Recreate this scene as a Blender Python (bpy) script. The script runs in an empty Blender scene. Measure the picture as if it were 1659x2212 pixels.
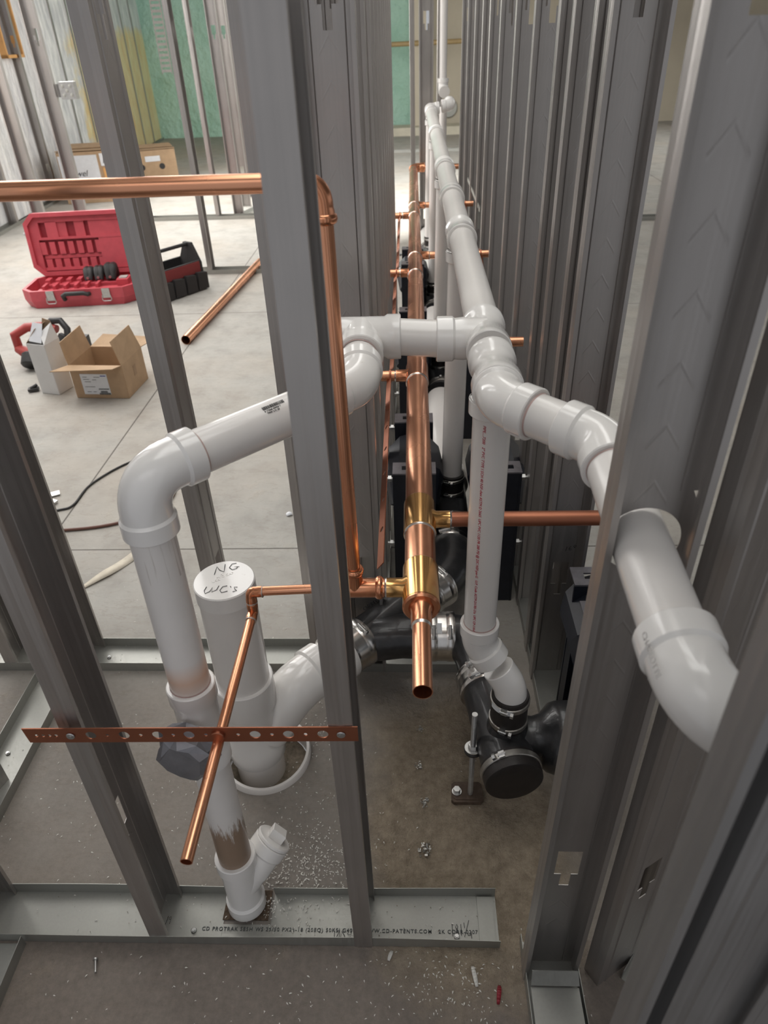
import bpy, bmesh, math, random
from mathutils import Vector, Matrix
random.seed(7)
S = bpy.context.scene
COL = S.collection
PI = math.pi

# ------------------------------------------------------------------ camera, world, lights, exposure
CAM_H = 1.43
cam_d = bpy.data.cameras.new('camera'); cam = bpy.data.objects.new('camera', cam_d); COL.objects.link(cam)
RM = Matrix(((0.99891012, 0.00989326, 0.04561458), (0.03197711, 0.56684211, -0.82320561), (-0.03400045, 0.82376704, 0.56590797)))
cam.matrix_world = Matrix.Translation((0, 0, CAM_H)) @ RM.to_4x4()
cam_d.sensor_fit = 'HORIZONTAL'; cam_d.sensor_width = 36.0; cam_d.lens = 36.0 * 1506.0 / 1659.0
cam_d.clip_start = 0.02; cam_d.clip_end = 100
cam_d.dof.use_dof = True; cam_d.dof.focus_distance = 1.35; cam_d.dof.aperture_fstop = 9.0
S.camera = cam
S.view_settings.view_transform = 'Standard'; S.view_settings.look = 'None'
S.view_settings.exposure = 0.58; S.view_settings.gamma = 1.0; S.view_settings.use_curve_mapping = False
w = bpy.data.worlds.new('world'); S.world = w; w.use_nodes = True
bg = w.node_tree.nodes['Background']; bg.inputs[0].default_value = (0.93, 0.95, 1.0, 1); 
# overcast sky, bright on the window side (-X), dull elsewhere
_tc = w.node_tree.nodes.new('ShaderNodeTexCoord'); _sx = w.node_tree.nodes.new('ShaderNodeVectorMath'); _sx.operation = 'DOT_PRODUCT'; _sx.inputs[1].default_value = (-0.62, 0.78, 0.0); _mr = w.node_tree.nodes.new('ShaderNodeMapRange')
w.node_tree.links.new(_tc.outputs['Generated'], _sx.inputs[0]); w.node_tree.links.new(_sx.outputs['Value'], _mr.inputs['Value'])
_mr.inputs['From Min'].default_value = 0.80; _mr.inputs['From Max'].default_value = 0.93; _mr.inputs['To Min'].default_value = 0.30; _mr.inputs['To Max'].default_value = 3.0
w.node_tree.links.new(_mr.outputs[0], bg.inputs[1])

def area(name, loc, target, sx, sy, power, col=(1, 1, 1)):
    d = bpy.data.lights.new(name, 'AREA'); d.shape = 'RECTANGLE'; d.size = sx; d.size_y = sy; d.energy = power; d.color = col
    o = bpy.data.objects.new(name, d); COL.objects.link(o); o.location = loc
    o.rotation_euler = (Vector(target) - Vector(loc)).to_track_quat('-Z', 'Y').to_euler()
    return o
area('window_daylight', (-3.3, 6.2, 1.9), (0.0, 5.2, 0.4), 7.0, 2.4, 175, (1.0, 0.98, 0.94))
area('overhead_fill', (-0.9, 8.5, 3.02), (-3.6, 10.5, 0.6), 3.0, 7.0, 175, (1.0, 0.99, 0.95))  # added fill under the closed ceiling, tilted to brighten the foil wall
area('overhead_fill', (3.6, 9.0, 3.08), (3.2, 8.0, 0.0), 4.0, 7.0, 100, (1.0, 0.99, 0.96))  # added fill over the right room, no roof opening there
area('overhead_fill', (-1.7, 3.2, 3.08), (-1.4, 3.0, 0.0), 2.6, 3.6, 78, (1.0, 0.98, 0.96))  # added ceiling-level fill for the left room floor
area('overhead_fill', (0.05, 2.3, 3.08), (0.05, 2.3, 0.0), 1.4, 4.0, 42, (1.0, 0.99, 0.95))  # added fill above the chase, lightens the tops of the pipes
area('overhead_fill', (-0.5, -0.9, 3.05), (0.0, 1.2, 0.8), 2.0, 1.4, 5, (1.0, 0.97, 0.95))  # weak unseen fill added overhead, behind the camera

# ------------------------------------------------------------------ materials
def new_mat(name):
    m = bpy.data.materials.new(name); m.use_nodes = True
    nt = m.node_tree; b = nt.nodes['Principled BSDF']
    return m, nt, b
def N(nt, t, **kw):
    n = nt.nodes.new(t)
    for k, v in kw.items(): setattr(n, k, v)
    return n
def L(nt, a, b): nt.links.new(a, b)
def math_n(nt, op, a, b=None, clamp=False):
    n = N(nt, 'ShaderNodeMath', operation=op); n.use_clamp = clamp
    for i, x in enumerate((a, b)):
        if x is None: continue
        if isinstance(x, (int, float)): n.inputs[i].default_value = x
        else: L(nt, x, n.inputs[i])
    return n.outputs[0]
def ramp(nt, fac, stops):
    r = N(nt, 'ShaderNodeValToRGB'); e = r.color_ramp.elements
    while len(e) < len(stops): e.new(0.5)
    for el, (p, c) in zip(e, stops):
        el.position = p; el.color = (c[0], c[1], c[2], 1) if isinstance(c, tuple) else (c, c, c, 1)
    L(nt, fac, r.inputs[0]); return r.outputs[0]
def noise(nt, vec, scale, detail=4, rough=0.6):
    n = N(nt, 'ShaderNodeTexNoise'); n.inputs['Scale'].default_value = scale; n.inputs['Detail'].default_value = detail
    n.inputs['Roughness'].default_value = rough
    if vec is not None: L(nt, vec, n.inputs['Vector'])
    return n.outputs[0]
def coords(nt, scale=None, which='Object'):
    t = N(nt, 'ShaderNodeTexCoord').outputs[which]
    if scale is None: return t
    mp = N(nt, 'ShaderNodeMapping'); mp.inputs['Scale'].default_value = scale; L(nt, t, mp.inputs[0]); return mp.outputs[0]
def mixc(nt, fac, a, b):
    n = N(nt, 'ShaderNodeMix', data_type='RGBA')
    if isinstance(fac, (int, float)): n.inputs[0].default_value = fac
    else: L(nt, fac, n.inputs[0])
    for i, x in ((6, a), (7, b)):
        if isinstance(x, tuple): n.inputs[i].default_value = (x[0], x[1], x[2], 1)
        else: L(nt, x, n.inputs[i])
    return n.outputs[2]
def bump(nt, b, h, strength=0.3, dist=0.001):
    n = N(nt, 'ShaderNodeBump'); n.inputs['Strength'].default_value = strength; n.inputs['Distance'].default_value = dist
    L(nt, h, n.inputs['Height']); L(nt, n.outputs[0], b.inputs['Normal'])
def simple(name, col, rough=0.5, metal=0.0, var=0.12, nscale=30, bumps=0.0, coat=0.0, spec=0.5):
    m, nt, b = new_mat(name)
    f = noise(nt, coords(nt), nscale)
    c2 = tuple(max(0, x * (1 - var)) for x in col); c1 = tuple(min(1, x * (1 + var * 0.6)) for x in col)
    L(nt, ramp(nt, f, [(0.3, c2), (0.7, c1)]), b.inputs['Base Color'])
    b.inputs['Roughness'].default_value = rough; b.inputs['Metallic'].default_value = metal
    b.inputs['Coat Weight'].default_value = coat; b.inputs['Specular IOR Level'].default_value = spec
    if bumps: bump(nt, b, noise(nt, coords(nt), nscale * 4), bumps)
    return m

def galv(name, base=0.5, rough=0.4, metal=0.8, chevron=True, tint=(1.0, 0.985, 0.98)):
    m, nt, b = new_mat(name)
    o = N(nt, 'ShaderNodeTexCoord').outputs['Object']
    streak = noise(nt, coords(nt, (60, 60, 1.2)), 3.0, 5, 0.6)
    cloud = noise(nt, coords(nt, (1, 1, 1)), 9.0, 3, 0.5)
    mix = math_n(nt, 'ADD', math_n(nt, 'MULTIPLY', streak, 0.6), math_n(nt, 'MULTIPLY', cloud, 0.4))
    c0 = tuple(base * 0.90 * t for t in tint); c1 = tuple(base * 1.08 * t for t in tint)
    L(nt, ramp(nt, mix, [(0.32, c0), (0.68, c1)]), b.inputs['Base Color'])
    b.inputs['Metallic'].default_value = metal
    L(nt, ramp(nt, streak, [(0.3, rough - 0.07), (0.7, rough + 0.09)]), b.inputs['Roughness'])
    if chevron:
        sx = N(nt, 'ShaderNodeSeparateXYZ'); L(nt, o, sx.inputs[0])
        ax = math_n(nt, 'ABSOLUTE', sx.outputs[0])
        v = math_n(nt, 'ADD', sx.outputs[2], math_n(nt, 'MULTIPLY', ax, 1.5))
        fr = math_n(nt, 'FRACT', math_n(nt, 'DIVIDE', v, 0.0635))
        d = math_n(nt, 'ABSOLUTE', math_n(nt, 'SUBTRACT', fr, 0.5))
        line = math_n(nt, 'SUBTRACT', 1.0, math_n(nt, 'DIVIDE', d, 0.06), True)
        inx = math_n(nt, 'LESS_THAN', ax, 0.0165)
        iny = math_n(nt, 'LESS_THAN', math_n(nt, 'ABSOLUTE', sx.outputs[1]), 0.004)
        h = math_n(nt, 'MULTIPLY', math_n(nt, 'MULTIPLY', line, inx), iny)
        h2 = math_n(nt, 'ADD', h, math_n(nt, 'MULTIPLY', streak, 0.06))
        bump(nt, b, h2, 0.22, 0.0010)
    else: bump(nt, b, streak, 0.08, 0.001)
    return m
M = {}
M['stud'] = galv('galvanised_stud', 0.42, 0.37, 0.82, True, (1.04, 0.985, 0.945))
M['stud_plain'] = galv('galvanised_stud_plain', 0.36, 0.45, 0.8, False)
M['track'] = galv('galvanised_track', 0.38, 0.48, 0.75, False, (1.0, 1.0, 0.93))
M['steel'] = simple('zinc_steel', (0.55, 0.55, 0.54), 0.32, 0.95, 0.15, 80)
M['band'] = simple('stainless_band', (0.72, 0.70, 0.67), 0.22, 1.0, 0.12, 60)
M['clampband'] = simple('hose_clamp_band', (0.42, 0.40, 0.37), 0.36, 0.9, 0.2, 60)
M['iron'] = simple('black_cast_iron', (0.028, 0.028, 0.030), 0.33, 0.1, 0.35, 60, 0.25, 0.25)
M['rubber'] = simple('black_rubber', (0.018, 0.014, 0.013), 0.5, 0.0, 0.3, 60, 0.1)
M['carrier'] = simple('black_painted_carrier', (0.010, 0.012, 0.020), 0.42, 0.0, 0.3, 40)
M['carrier_top'] = simple('grey_carrier_flange', (0.24, 0.23, 0.25), 0.4, 0.6, 0.2, 40)
M['ink'] = simple('marker_ink', (0.012, 0.012, 0.016), 0.6)
M['print'] = simple('grey_print', (0.10, 0.11, 0.11), 0.7)
M['red_print'] = simple('red_print', (0.50, 0.02, 0.05), 0.6)
M['black_print'] = simple('black_print', (0.03, 0.03, 0.03), 0.6)
M['label'] = simple('white_label', (0.70, 0.71, 0.73), 0.55, 0, 0.06)
M['orange'] = simple('orange_mark', (0.8, 0.12, 0.02), 0.5)
M['tape'] = simple('grey_duct_tape', (0.24, 0.24, 0.26), 0.33, 0.45, 0.25, 18, 0.2)
M['plug'] = simple('grey_plug', (0.10, 0.10, 0.09), 0.5)
M['red'] = simple('red_plastic', (0.52, 0.075, 0.095), 0.45, 0, 0.12, 20)
M['darkred'] = simple('dark_red_plastic', (0.30, 0.022, 0.035), 0.5, 0, 0.12, 20)
M['blackp'] = simple('black_plastic', (0.025, 0.024, 0.024), 0.5, 0, 0.25, 40)
M['fabric'] = simple('black_fabric', (0.030, 0.028, 0.028), 0.85, 0, 0.3, 200, 0.4)
M['redfabric'] = simple('red_fabric', (0.20, 0.03, 0.03), 0.85, 0, 0.2, 200, 0.4)
M['card'] = simple('brown_cardboard', (0.43, 0.29, 0.175), 0.8, 0, 0.12, 14)
M['card_in'] = simple('cardboard_inside', (0.36, 0.24, 0.15), 0.85, 0, 0.12, 14)
M['whitebox'] = simple('white_carton', (0.66, 0.65, 0.64), 0.6, 0, 0.05, 14)
M['paper'] = simple('white_paper', (0.70, 0.71, 0.74), 0.7, 0, 0.06)
M['green'] = None
M['hosemat'] = simple('brown_hose', (0.16, 0.07, 0.05), 0.45)
M['redmetal'] = simple('red_paint', (0.36, 0.045, 0.04), 0.5)
M['ochre'] = simple('ochre_pipe', (0.42, 0.30, 0.14), 0.5)
M['shaving'] = simple('white_shavings', (0.75, 0.73, 0.68), 0.5)
M['strip'] = simple('yellowed_paper', (0.60, 0.54, 0.44), 0.7, 0, 0.2, 20)
M['solder'] = simple('solder_splash', (0.62, 0.61, 0.58), 0.3, 0.9, 0.2, 90, 0.6)

def pvc(name, col=(0.82, 0.79, 0.76), stain=0.0, rough=0.26):
    m, nt, b = new_mat(name)
    c = coords(nt, None, 'Object')
    n1 = noise(nt, c, 7, 5, 0.6); n2 = noise(nt, coords(nt, (1, 1, .25)), 60, 4, 0.7)
    base = ramp(nt, n1, [(0.3, tuple(x * 0.95 for x in col)), (0.7, col)])
    spots = ramp(nt, n2, [(0.69, 0.0), (0.76, 1.0)])
    col2 = mixc(nt, math_n(nt, 'MULTIPLY', spots, 0.28), base, (0.30, 0.24, 0.18))
    L(nt, col2, b.inputs['Base Color'])
    b.inputs['Roughness'].default_value = rough; b.inputs['Coat Weight'].default_value = 0.25; b.inputs['Coat Roughness'].default_value = 0.12
    return m
M['pvc'] = pvc('white_pvc')
M['primer'] = simple('purple_primer', (0.52, 0.36, 0.33), 0.4)
M['pvcfit'] = pvc('white_pvc_fitting', (0.86, 0.84, 0.815), rough=0.13)
# stained standpipe: brown scrape near its foot, heat-browned ring, drips; all in world position of this one pipe
def stained_pvc():
    m, nt, b = new_mat('stained_pvc')
    t = N(nt, 'ShaderNodeTexCoord').outputs['Object']
    s = N(nt, 'ShaderNodeSeparateXYZ'); L(nt, t, s.inputs[0]); z = s.outputs[2]
    base = ramp(nt, noise(nt, t, 9), [(0.3, (0.76, 0.73, 0.70)), (0.7, (0.82, 0.79, 0.76))])
    streak = noise(nt, coords(nt, (40, 40, 5)), 2.5, 6, 0.75)
    low = math_n(nt, 'SUBTRACT', 1.0, math_n(nt, 'DIVIDE', math_n(nt, 'SUBTRACT', z, 0.20), 0.16), True)
    f1 = ramp(nt, math_n(nt, 'ADD', math_n(nt, 'MULTIPLY', low, 0.55), math_n(nt, 'MULTIPLY', streak, 0.6)), [(0.50, 0.0), (0.58, 1.0)])
    c1 = mixc(nt, math_n(nt, 'MULTIPLY', math_n(nt, 'MULTIPLY', f1, .9), math_n(nt, 'LESS_THAN', z, 0.40)), base, (0.24, 0.145, 0.08))
    hot = math_n(nt, 'SUBTRACT', 1.0, math_n(nt, 'DIVIDE', math_n(nt, 'ABSOLUTE', math_n(nt, 'SUBTRACT', z, 0.655)), 0.035), True)
    c2 = mixc(nt, math_n(nt, 'MULTIPLY', hot, 0.65), c1, (0.74, 0.42, 0.25))
    drip = math_n(nt, 'MULTIPLY', ramp(nt, noise(nt, coords(nt, (90, 90, 3)), 1.6, 3, 0.5), [(0.60, 0.0), (0.68, 1.0)]), math_n(nt, 'GREATER_THAN', z, 0.84))
    c3 = mixc(nt, math_n(nt, 'MULTIPLY', drip, 0.5), c2, (0.34, 0.29, 0.24))
    L(nt, c3, b.inputs['Base Color']); b.inputs['Roughness'].default_value = 0.33
    return m
M['pvcstain'] = stained_pvc()
def copper(name, col, rough=0.2, col2=None):
    m, nt, b = new_mat(name)
    f = noise(nt, coords(nt), 9, 3, 0.5); g = noise(nt, coords(nt), 5, 3)
    d = col2 or tuple(x * 0.62 for x in col)
    L(nt, ramp(nt, math_n(nt, 'ADD', math_n(nt, 'MULTIPLY', f, 0.6), math_n(nt, 'MULTIPLY', g, 0.4)), [(0.30, tuple(a * .5 + b_ * .5 for a, b_ in zip(d, col))), (0.66, col)]), b.inputs['Base Color'])
    b.inputs['Metallic'].default_value = 0.97
    L(nt, ramp(nt, f, [(0.3, rough - 0.02), (0.7, rough + 0.04)]), b.inputs['Roughness'])
    return m
M['copper'] = copper('copper_pipe', (0.86, 0.42, 0.25), 0.25, (0.62, 0.27, 0.15))
M['copper_fit'] = copper('copper_fitting', (0.80, 0.36, 0.20), 0.2, (0.45, 0.17, 0.09))
M['brass'] = copper('heat_tinted_tee', (0.86, 0.52, 0.20), 0.15, (0.66, 0.30, 0.12))
M['copper_dull'] = copper('dull_copper_strap', (0.42, 0.17, 0.10), 0.42, (0.30, 0.11, 0.07))
M['solderring'] = simple('solder_ring', (0.66, 0.62, 0.58), 0.3, 0.9, 0.15, 90)
M['inner'] = simple('dark_copper_bore', (0.18, 0.06, 0.03), 0.5, 0.8)

def concrete():
    m, nt, b = new_mat('concrete_floor')
    p = N(nt, 'ShaderNodeTexCoord').outputs['Object']
    s = N(nt, 'ShaderNodeSeparateXYZ'); L(nt, p, s.inputs[0]); X, Y = s.outputs[0], s.outputs[1]
    big = noise(nt, p, 1.1, 4, 0.6); mid = noise(nt, p, 6, 6, 0.65); fine = noise(nt, p, 70, 4, 0.7)
    base = ramp(nt, mid, [(0.25, (0.29, 0.275, 0.25)), (0.5, (0.39, 0.375, 0.345)), (0.75, (0.46, 0.445, 0.41))])
    warm = mixc(nt, ramp(nt, big, [(0.45, 0.0), (0.7, 0.5)]), base, (0.42, 0.35, 0.28))
    # trowel marks: short wavy dark flecks
    wv = noise(nt, coords(nt, (1.0, 3.2, 1)), 5.5, 6, 0.55)
    fl = ramp(nt, wv, [(0.485, 0.0), (0.50, 1.0), (0.515, 0.0)])
    c = mixc(nt, math_n(nt, 'MULTIPLY', fl, 0.30), warm, (0.26, 0.22, 0.18))
    # dusty earth walked over the slab close to the stub wall, foreground shade painted in
    near = math_n(nt, 'SUBTRACT', 1.0, math_n(nt, 'DIVIDE', math_n(nt, 'SUBTRACT', Y, 1.15), 0.5), True)
    dirt = ramp(nt, math_n(nt, 'MULTIPLY', near, math_n(nt, 'ADD', math_n(nt, 'MULTIPLY', mid, 0.6), 0.5)), [(0.1, 0.0), (0.75, 1.0)])
    c = mixc(nt, math_n(nt, 'MULTIPLY', dirt, math_n(nt, 'ADD', 0.60, math_n(nt, 'MULTIPLY', math_n(nt, 'LESS_THAN', Y, 0.64), 0.22))), c, ramp(nt, fine, [(0.3, (0.115, 0.09, 0.072)), (0.7, (0.20, 0.16, 0.132))]))
    # sand spilled in the chase
    sx = math_n(nt, 'SUBTRACT', 1.0, math_n(nt, 'DIVIDE', math_n(nt, 'ABSOLUTE', math_n(nt, 'SUBTRACT', X, 0.10)), 0.26), True)
    sy = math_n(nt, 'SUBTRACT', 1.0, math_n(nt, 'DIVIDE', math_n(nt, 'ABSOLUTE', math_n(nt, 'SUBTRACT', Y, 0.88)), 0.42), True)
    sand = ramp(nt, math_n(nt, 'ADD', math_n(nt, 'MULTIPLY', sx, sy), math_n(nt, 'MULTIPLY', math_n(nt, 'SUBTRACT', mid, 0.5), 0.5)), [(0.05, 0.0), (0.28, 1.0)])
    sandc = ramp(nt, noise(nt, p, 34, 6, 0.75), [(0.3, (0.235, 0.185, 0.13)), (0.7, (0.50, 0.41, 0.30))])
    c = mixc(nt, math_n(nt, 'MULTIPLY', sand, 0.95), c, sandc)
    # saw-cut control joints
    def joint(v, at, wd):
        return math_n(nt, 'LESS_THAN', math_n(nt, 'ABSOLUTE', math_n(nt, 'SUBTRACT', v, at)), wd)
    j = math_n(nt, 'ADD', joint(X, -1.285, 0.0032), math_n(nt, 'ADD', joint(Y, 1.868, 0.0028), joint(Y, 4.33, 0.003)), True)
    j = math_n(nt, 'ADD', j, joint(X, 2.7, 0.004), True)
    c = mixc(nt, math_n(nt, 'MULTIPLY', j, 0.85), c, (0.07, 0.06, 0.05))
    L(nt, c, b.inputs['Base Color']); b.inputs['Roughness'].default_value = 0.75
    hb = math_n(nt, 'ADD', math_n(nt, 'MULTIPLY', noise(nt, p, 30, 6, 0.75), math_n(nt, 'ADD', math_n(nt, 'MULTIPLY', sand, 1.0), 0.12)), math_n(nt, 'MULTIPLY', j, -0.6))
    bump(nt, b, hb, 0.9, 0.020)
    return m
M['floor'] = concrete()
def foam():
    m, nt, b = new_mat('green_spray_foam')
    p = coords(nt, None, 'Object')
    n1 = noise(nt, p, 2.2, 5, 0.6); n2 = noise(nt, p, 9, 5, 0.6)
    L(nt, ramp(nt, n1, [(0.3, (0.42, 0.70, 0.57)), (0.7, (0.56, 0.83, 0.71))]), b.inputs['Base Color'])
    b.inputs['Roughness'].default_value = 0.55; bump(nt, b, math_n(nt, 'ADD', n1, math_n(nt, 'MULTIPLY', n2, 0.5)), 0.9, 0.12)
    return m
M['foam'] = foam()
def foil():
    m, nt, b = new_mat('foil_faced_insulation')
    p = coords(nt, None, 'Object'); s = N(nt, 'ShaderNodeSeparateXYZ'); L(nt, p, s.inputs[0])
    n1 = noise(nt, p, 3.0, 6, 0.65); n2 = noise(nt, coords(nt, (1, 1, 0.35)), 11, 5, 0.6)
    yel = ramp(nt, math_n(nt, 'ADD', math_n(nt, 'MULTIPLY', math_n(nt, 'SUBTRACT', s.outputs[1], 9.9), 0.6), math_n(nt, 'MULTIPLY', n1, 0.9)), [(0.45, 0.0), (0.6, 1.0)])
    hi = ramp(nt, math_n(nt, 'ADD', math_n(nt, 'MULTIPLY', s.outputs[2], 0.5), math_n(nt, 'MULTIPLY', n1, 0.35)), [(0.92, 1.0), (1.0, 0.0)])
    c = mixc(nt, math_n(nt, 'MULTIPLY', yel, hi), ramp(nt, n2, [(0.35, (0.62, 0.62, 0.64)), (0.65, (0.88, 0.87, 0.86))]),
             ramp(nt, n2, [(0.3, (0.82, 0.58, 0.26)), (0.7, (0.92, 0.82, 0.50))]))
    L(nt, c, b.inputs['Base Color']); b.inputs['Roughness'].default_value = 0.4; b.inputs['Metallic'].default_value = 0.15
    bump(nt, b, math_n(nt, 'ADD', n1, n2), 0.8, 0.05)
    return m
M['foil'] = foil()
M['beige'] = simple('beige_wallboard', (0.60, 0.54, 0.43), 0.85, 0, 0.05, 3)
M['block'] = simple('pale_curb', (0.62, 0.58, 0.47), 0.85, 0, 0.1, 6)
M['ceiling'] = simple('grey_deck', (0.30, 0.30, 0.30), 0.8, 0, 0.1, 3)
M['wood'] = simple('orange_timber', (0.62, 0.33, 0.12), 0.6, 0, 0.15, 9)
M['dirt'] = simple('brown_dirt', (0.13, 0.09, 0.06), 0.95, 0, 0.5, 120, 0.8)
M['dirt_grey'] = simple('grey_dirt', (0.25, 0.21, 0.16), 0.95, 0, 0.35, 90, 0.8)
M['sky'] = None

# ------------------------------------------------------------------ mesh helpers
class MB:
    def __init__(s): s.v = []; s.f = []
    def quad(s, a, b, c, d):
        i = len(s.v); s.v += [Vector(a), Vector(b), Vector(c), Vector(d)]; s.f.append((i, i + 1, i + 2, i + 3)); return s
    def box(s, c, sz, R=None):
        c = Vector(c); h = Vector(sz) / 2; i = len(s.v)
        for x in (-1, 1):
            for y in (-1, 1):
                for z in (-1, 1):
                    p = Vector((x * h.x, y * h.y, z * h.z)); s.v.append(c + (R @ p if R else p))
        for f in ((0, 1, 3, 2), (4, 6, 7, 5), (0, 4, 5, 1), (2, 3, 7, 6), (0, 2, 6, 4), (1, 5, 7, 3)): s.f.append(tuple(i + k for k in f))
        return s
    def prism(s, poly, a, b, frame):
        """poly: 2D outline; frame(u,v,w)->Vector; extruded w from a to b"""
        n = len(poly); i = len(s.v)
        for wv in (a, b):
            for (u, v) in poly: s.v.append(Vector(frame(u, v, wv)))
        s.f.append(tuple(i + k for k in range(n))[::-1]); s.f.append(tuple(i + n + k for k in range(n)))
        for k in range(n): s.f.append((i + k, i + (k + 1) % n, i + n + (k + 1) % n, i + n + k))
        return s
    def sweep(s, rings, seg=28, cap0=True, cap1=True, open0=0, open1=0, wall=0.003):
        """rings: list of (pos, radius). open0/open1: bore depth of an open end"""
        P = [Vector(r[0]) for r in rings]; Rr = [r[1] for r in rings]; n = len(P)
        T = []
        for k in range(n):
            a = k
            while a > 0 and (P[a] - P[k]).length < 1e-6: a -= 1
            b = k
            while b < n - 1 and (P[b] - P[k]).length < 1e-6: b += 1
            t = Vector((0, 0, 0))
            if (P[k] - P[a]).length > 1e-6: t += (P[k] - P[a]).normalized()
            if (P[b] - P[k]).length > 1e-6: t += (P[b] - P[k]).normalized()
            T.append(t.normalized() if t.length > 1e-6 else Vector((0, 0, 1)))
        if open0:
            P = [P[0] + T[0] * open0, P[0]] + P; Rr = [Rr[0] - wall, Rr[0] - wall] + Rr; T = [T[0], T[0]] + T
        if open1:
            P = P + [P[-1], P[-1] - T[-1] * open1]; Rr = Rr + [Rr[-1] - wall] * 2; T = T + [T[-1], T[-1]]
        up = Vector((0, 0, 1)) if abs(T[0].z) < 0.9 else Vector((1, 0, 0))
        u = (up - T[0] * up.dot(T[0])).normalized(); base = len(s.v); n = len(P)
        for k in range(n):
            u = (u - T[k] * u.dot(T[k])).normalized(); v = T[k].cross(u)
            for j in range(seg):
                a = 2 * PI * j / seg; s.v.append(P[k] + (u * math.cos(a) + v * math.sin(a)) * Rr[k])
        for k in range(n - 1):
            for j in range(seg):
                j2 = (j + 1) % seg; s.f.append((base + k * seg + j, base + k * seg + j2, base + (k + 1) * seg + j2, base + (k + 1) * seg + j))
        if cap0: s.f.append(tuple(base + j for j in range(seg))[::-1])
        if cap1: s.f.append(tuple(base + (n - 1) * seg + j for j in range(seg)))
        return s
    def cyl(s, a, b, r, seg=24, bev=0.0, r2=None, **kw):
        a = Vector(a); b = Vector(b); d = (b - a).normalized(); r2 = r if r2 is None else r2
        if bev: return s.sweep([(a, r - bev), (a + d * bev, r), (b - d * bev, r2), (b, r2 - bev)], seg, **kw)
        return s.sweep([(a, r), (b, r2)], seg, **kw)
def build(name, mb, mat, parent=None, smooth=True, solid=0, angle=38, merge=False):
    me = bpy.data.meshes.new(name)
    off = parent_world(parent)
    me.from_pydata([tuple(v - off) for v in mb.v], [], mb.f)
    bm = bmesh.new(); bm.from_mesh(me)
    if merge: bmesh.ops.remove_doubles(bm, verts=bm.verts, dist=1e-5)
    bmesh.ops.recalc_face_normals(bm, faces=bm.faces); bm.to_mesh(me); bm.free()
    if smooth:
        for p in me.polygons: p.use_smooth = True
        me.set_sharp_from_angle(angle=math.radians(angle))
    me.materials.append(mat)
    o = bpy.data.objects.new(name, me); COL.objects.link(o)
    if parent: o.parent = parent
    if solid:
        md = o.modifiers.new('thickness', 'SOLIDIFY'); md.thickness = solid; md.offset = 0
    return o
def parent_world(p):
    v = Vector((0, 0, 0))
    while p is not None: v = v + p.location; p = p.parent
    return v
def tag(o, label, cat, group=None):
    o['label'] = label; o['category'] = cat
    if group: o['group'] = group
    return o
def struct(o): o['kind'] = 'structure'; return o
def thing(name, label, cat, loc=(0, 0, 0), group=None):
    o = bpy.data.objects.new(name, None); COL.objects.link(o); o.location = loc; o.empty_display_size = 0.05
    return tag(o, label, cat, group)
def text(name, s, size, origin, xd, yd, mat, parent, shear=0.0, thick=0.0, spacing=1.0, depth=0.0003):
    c = bpy.data.curves.new(name, 'FONT'); c.body = s; c.size = size; c.shear = shear; c.offset = thick; c.space_character = spacing
    c.extrude = depth; c.resolution_u = 3
    t = bpy.data.objects.new(name + '_tmp', c); COL.objects.link(t)
    bpy.context.view_layer.update()
    me = bpy.data.meshes.new_from_object(t.evaluated_get(bpy.context.evaluated_depsgraph_get())); bpy.data.objects.remove(t); bpy.data.curves.remove(c)
    xd = Vector(xd).normalized(); yd = Vector(yd); yd = (yd - xd * yd.dot(xd)).normalized(); zd = xd.cross(yd)
    off = parent_world(parent)
    for v in me.vertices: v.co = Vector(origin) + xd * v.co.x + yd * v.co.y + zd * v.co.z - off
    me.materials.clear(); me.materials.append(mat)
    o = bpy.data.objects.new(name, me); COL.objects.link(o); o.parent = parent
    return o
def strokes(name, lines, origin, xd, yd, scale, wd, mat, parent):
    mb = MB(); O = Vector(origin); xd = Vector(xd).normalized(); yd = Vector(yd); yd = (yd - xd * yd.dot(xd)).normalized(); zd = xd.cross(yd)
    for ln in lines:
        mb.sweep([(O + xd * x * scale + yd * y * scale, wd) for x, y in ln], 6)
    for v in mb.v:
        h = (v - O).dot(zd); v -= zd * (h * 0.6)
    return build(name, mb, mat, parent)
def arc(p0, c, p1, n=10):
    p0, c, p1 = Vector(p0), Vector(c), Vector(p1)
    return [p0 * (1 - t) ** 2 + c * 2 * t * (1 - t) + p1 * t * t for t in [k / n for k in range(n + 1)]]
def elbow_mb(corner, da, db, rb, rh, leg, hub, mb=None, ha=True, hb=True):
    """fitting bend at corner; da/db unit directions from corner to its two sockets"""
    mb = mb or MB(); c = Vector(corner); da = Vector(da).normalized(); db = Vector(db).normalized()
    A = c + da * leg; B = c + db * leg; ra = rh if ha else rb; r2 = rh if hb else rb
    R = [(A, ra - 0.0015), (A - da * 0.0015, ra), (A - da * hub, ra)]
    if ha: R.append((A - da * (hub + 0.004), rb))
    ar = arc(A - da * (hub + 0.006), c, B - db * (hub + 0.006), 12)
    R += [(p, rb) for p in ar]
    if hb: R.append((B - db * (hub + 0.004), rb))
    R += [(B - db * hub, r2), (B - db * 0.0015, r2), (B, r2 - 0.0015)]
    return mb.sweep(R, 36)
def hub_run(mb, a, b, rb, rh, hub):
    a, b = Vector(a), Vector(b); d = (b - a).normalized()
    return mb.sweep([(a, rh - .0015), (a + d * .0015, rh), (a + d * hub, rh), (a + d * (hub + .005), rb), (b - d * (hub + .005), rb), (b - d * hub, rh), (b - d * .0015, rh), (b, rh - .0015)], 36)
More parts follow.
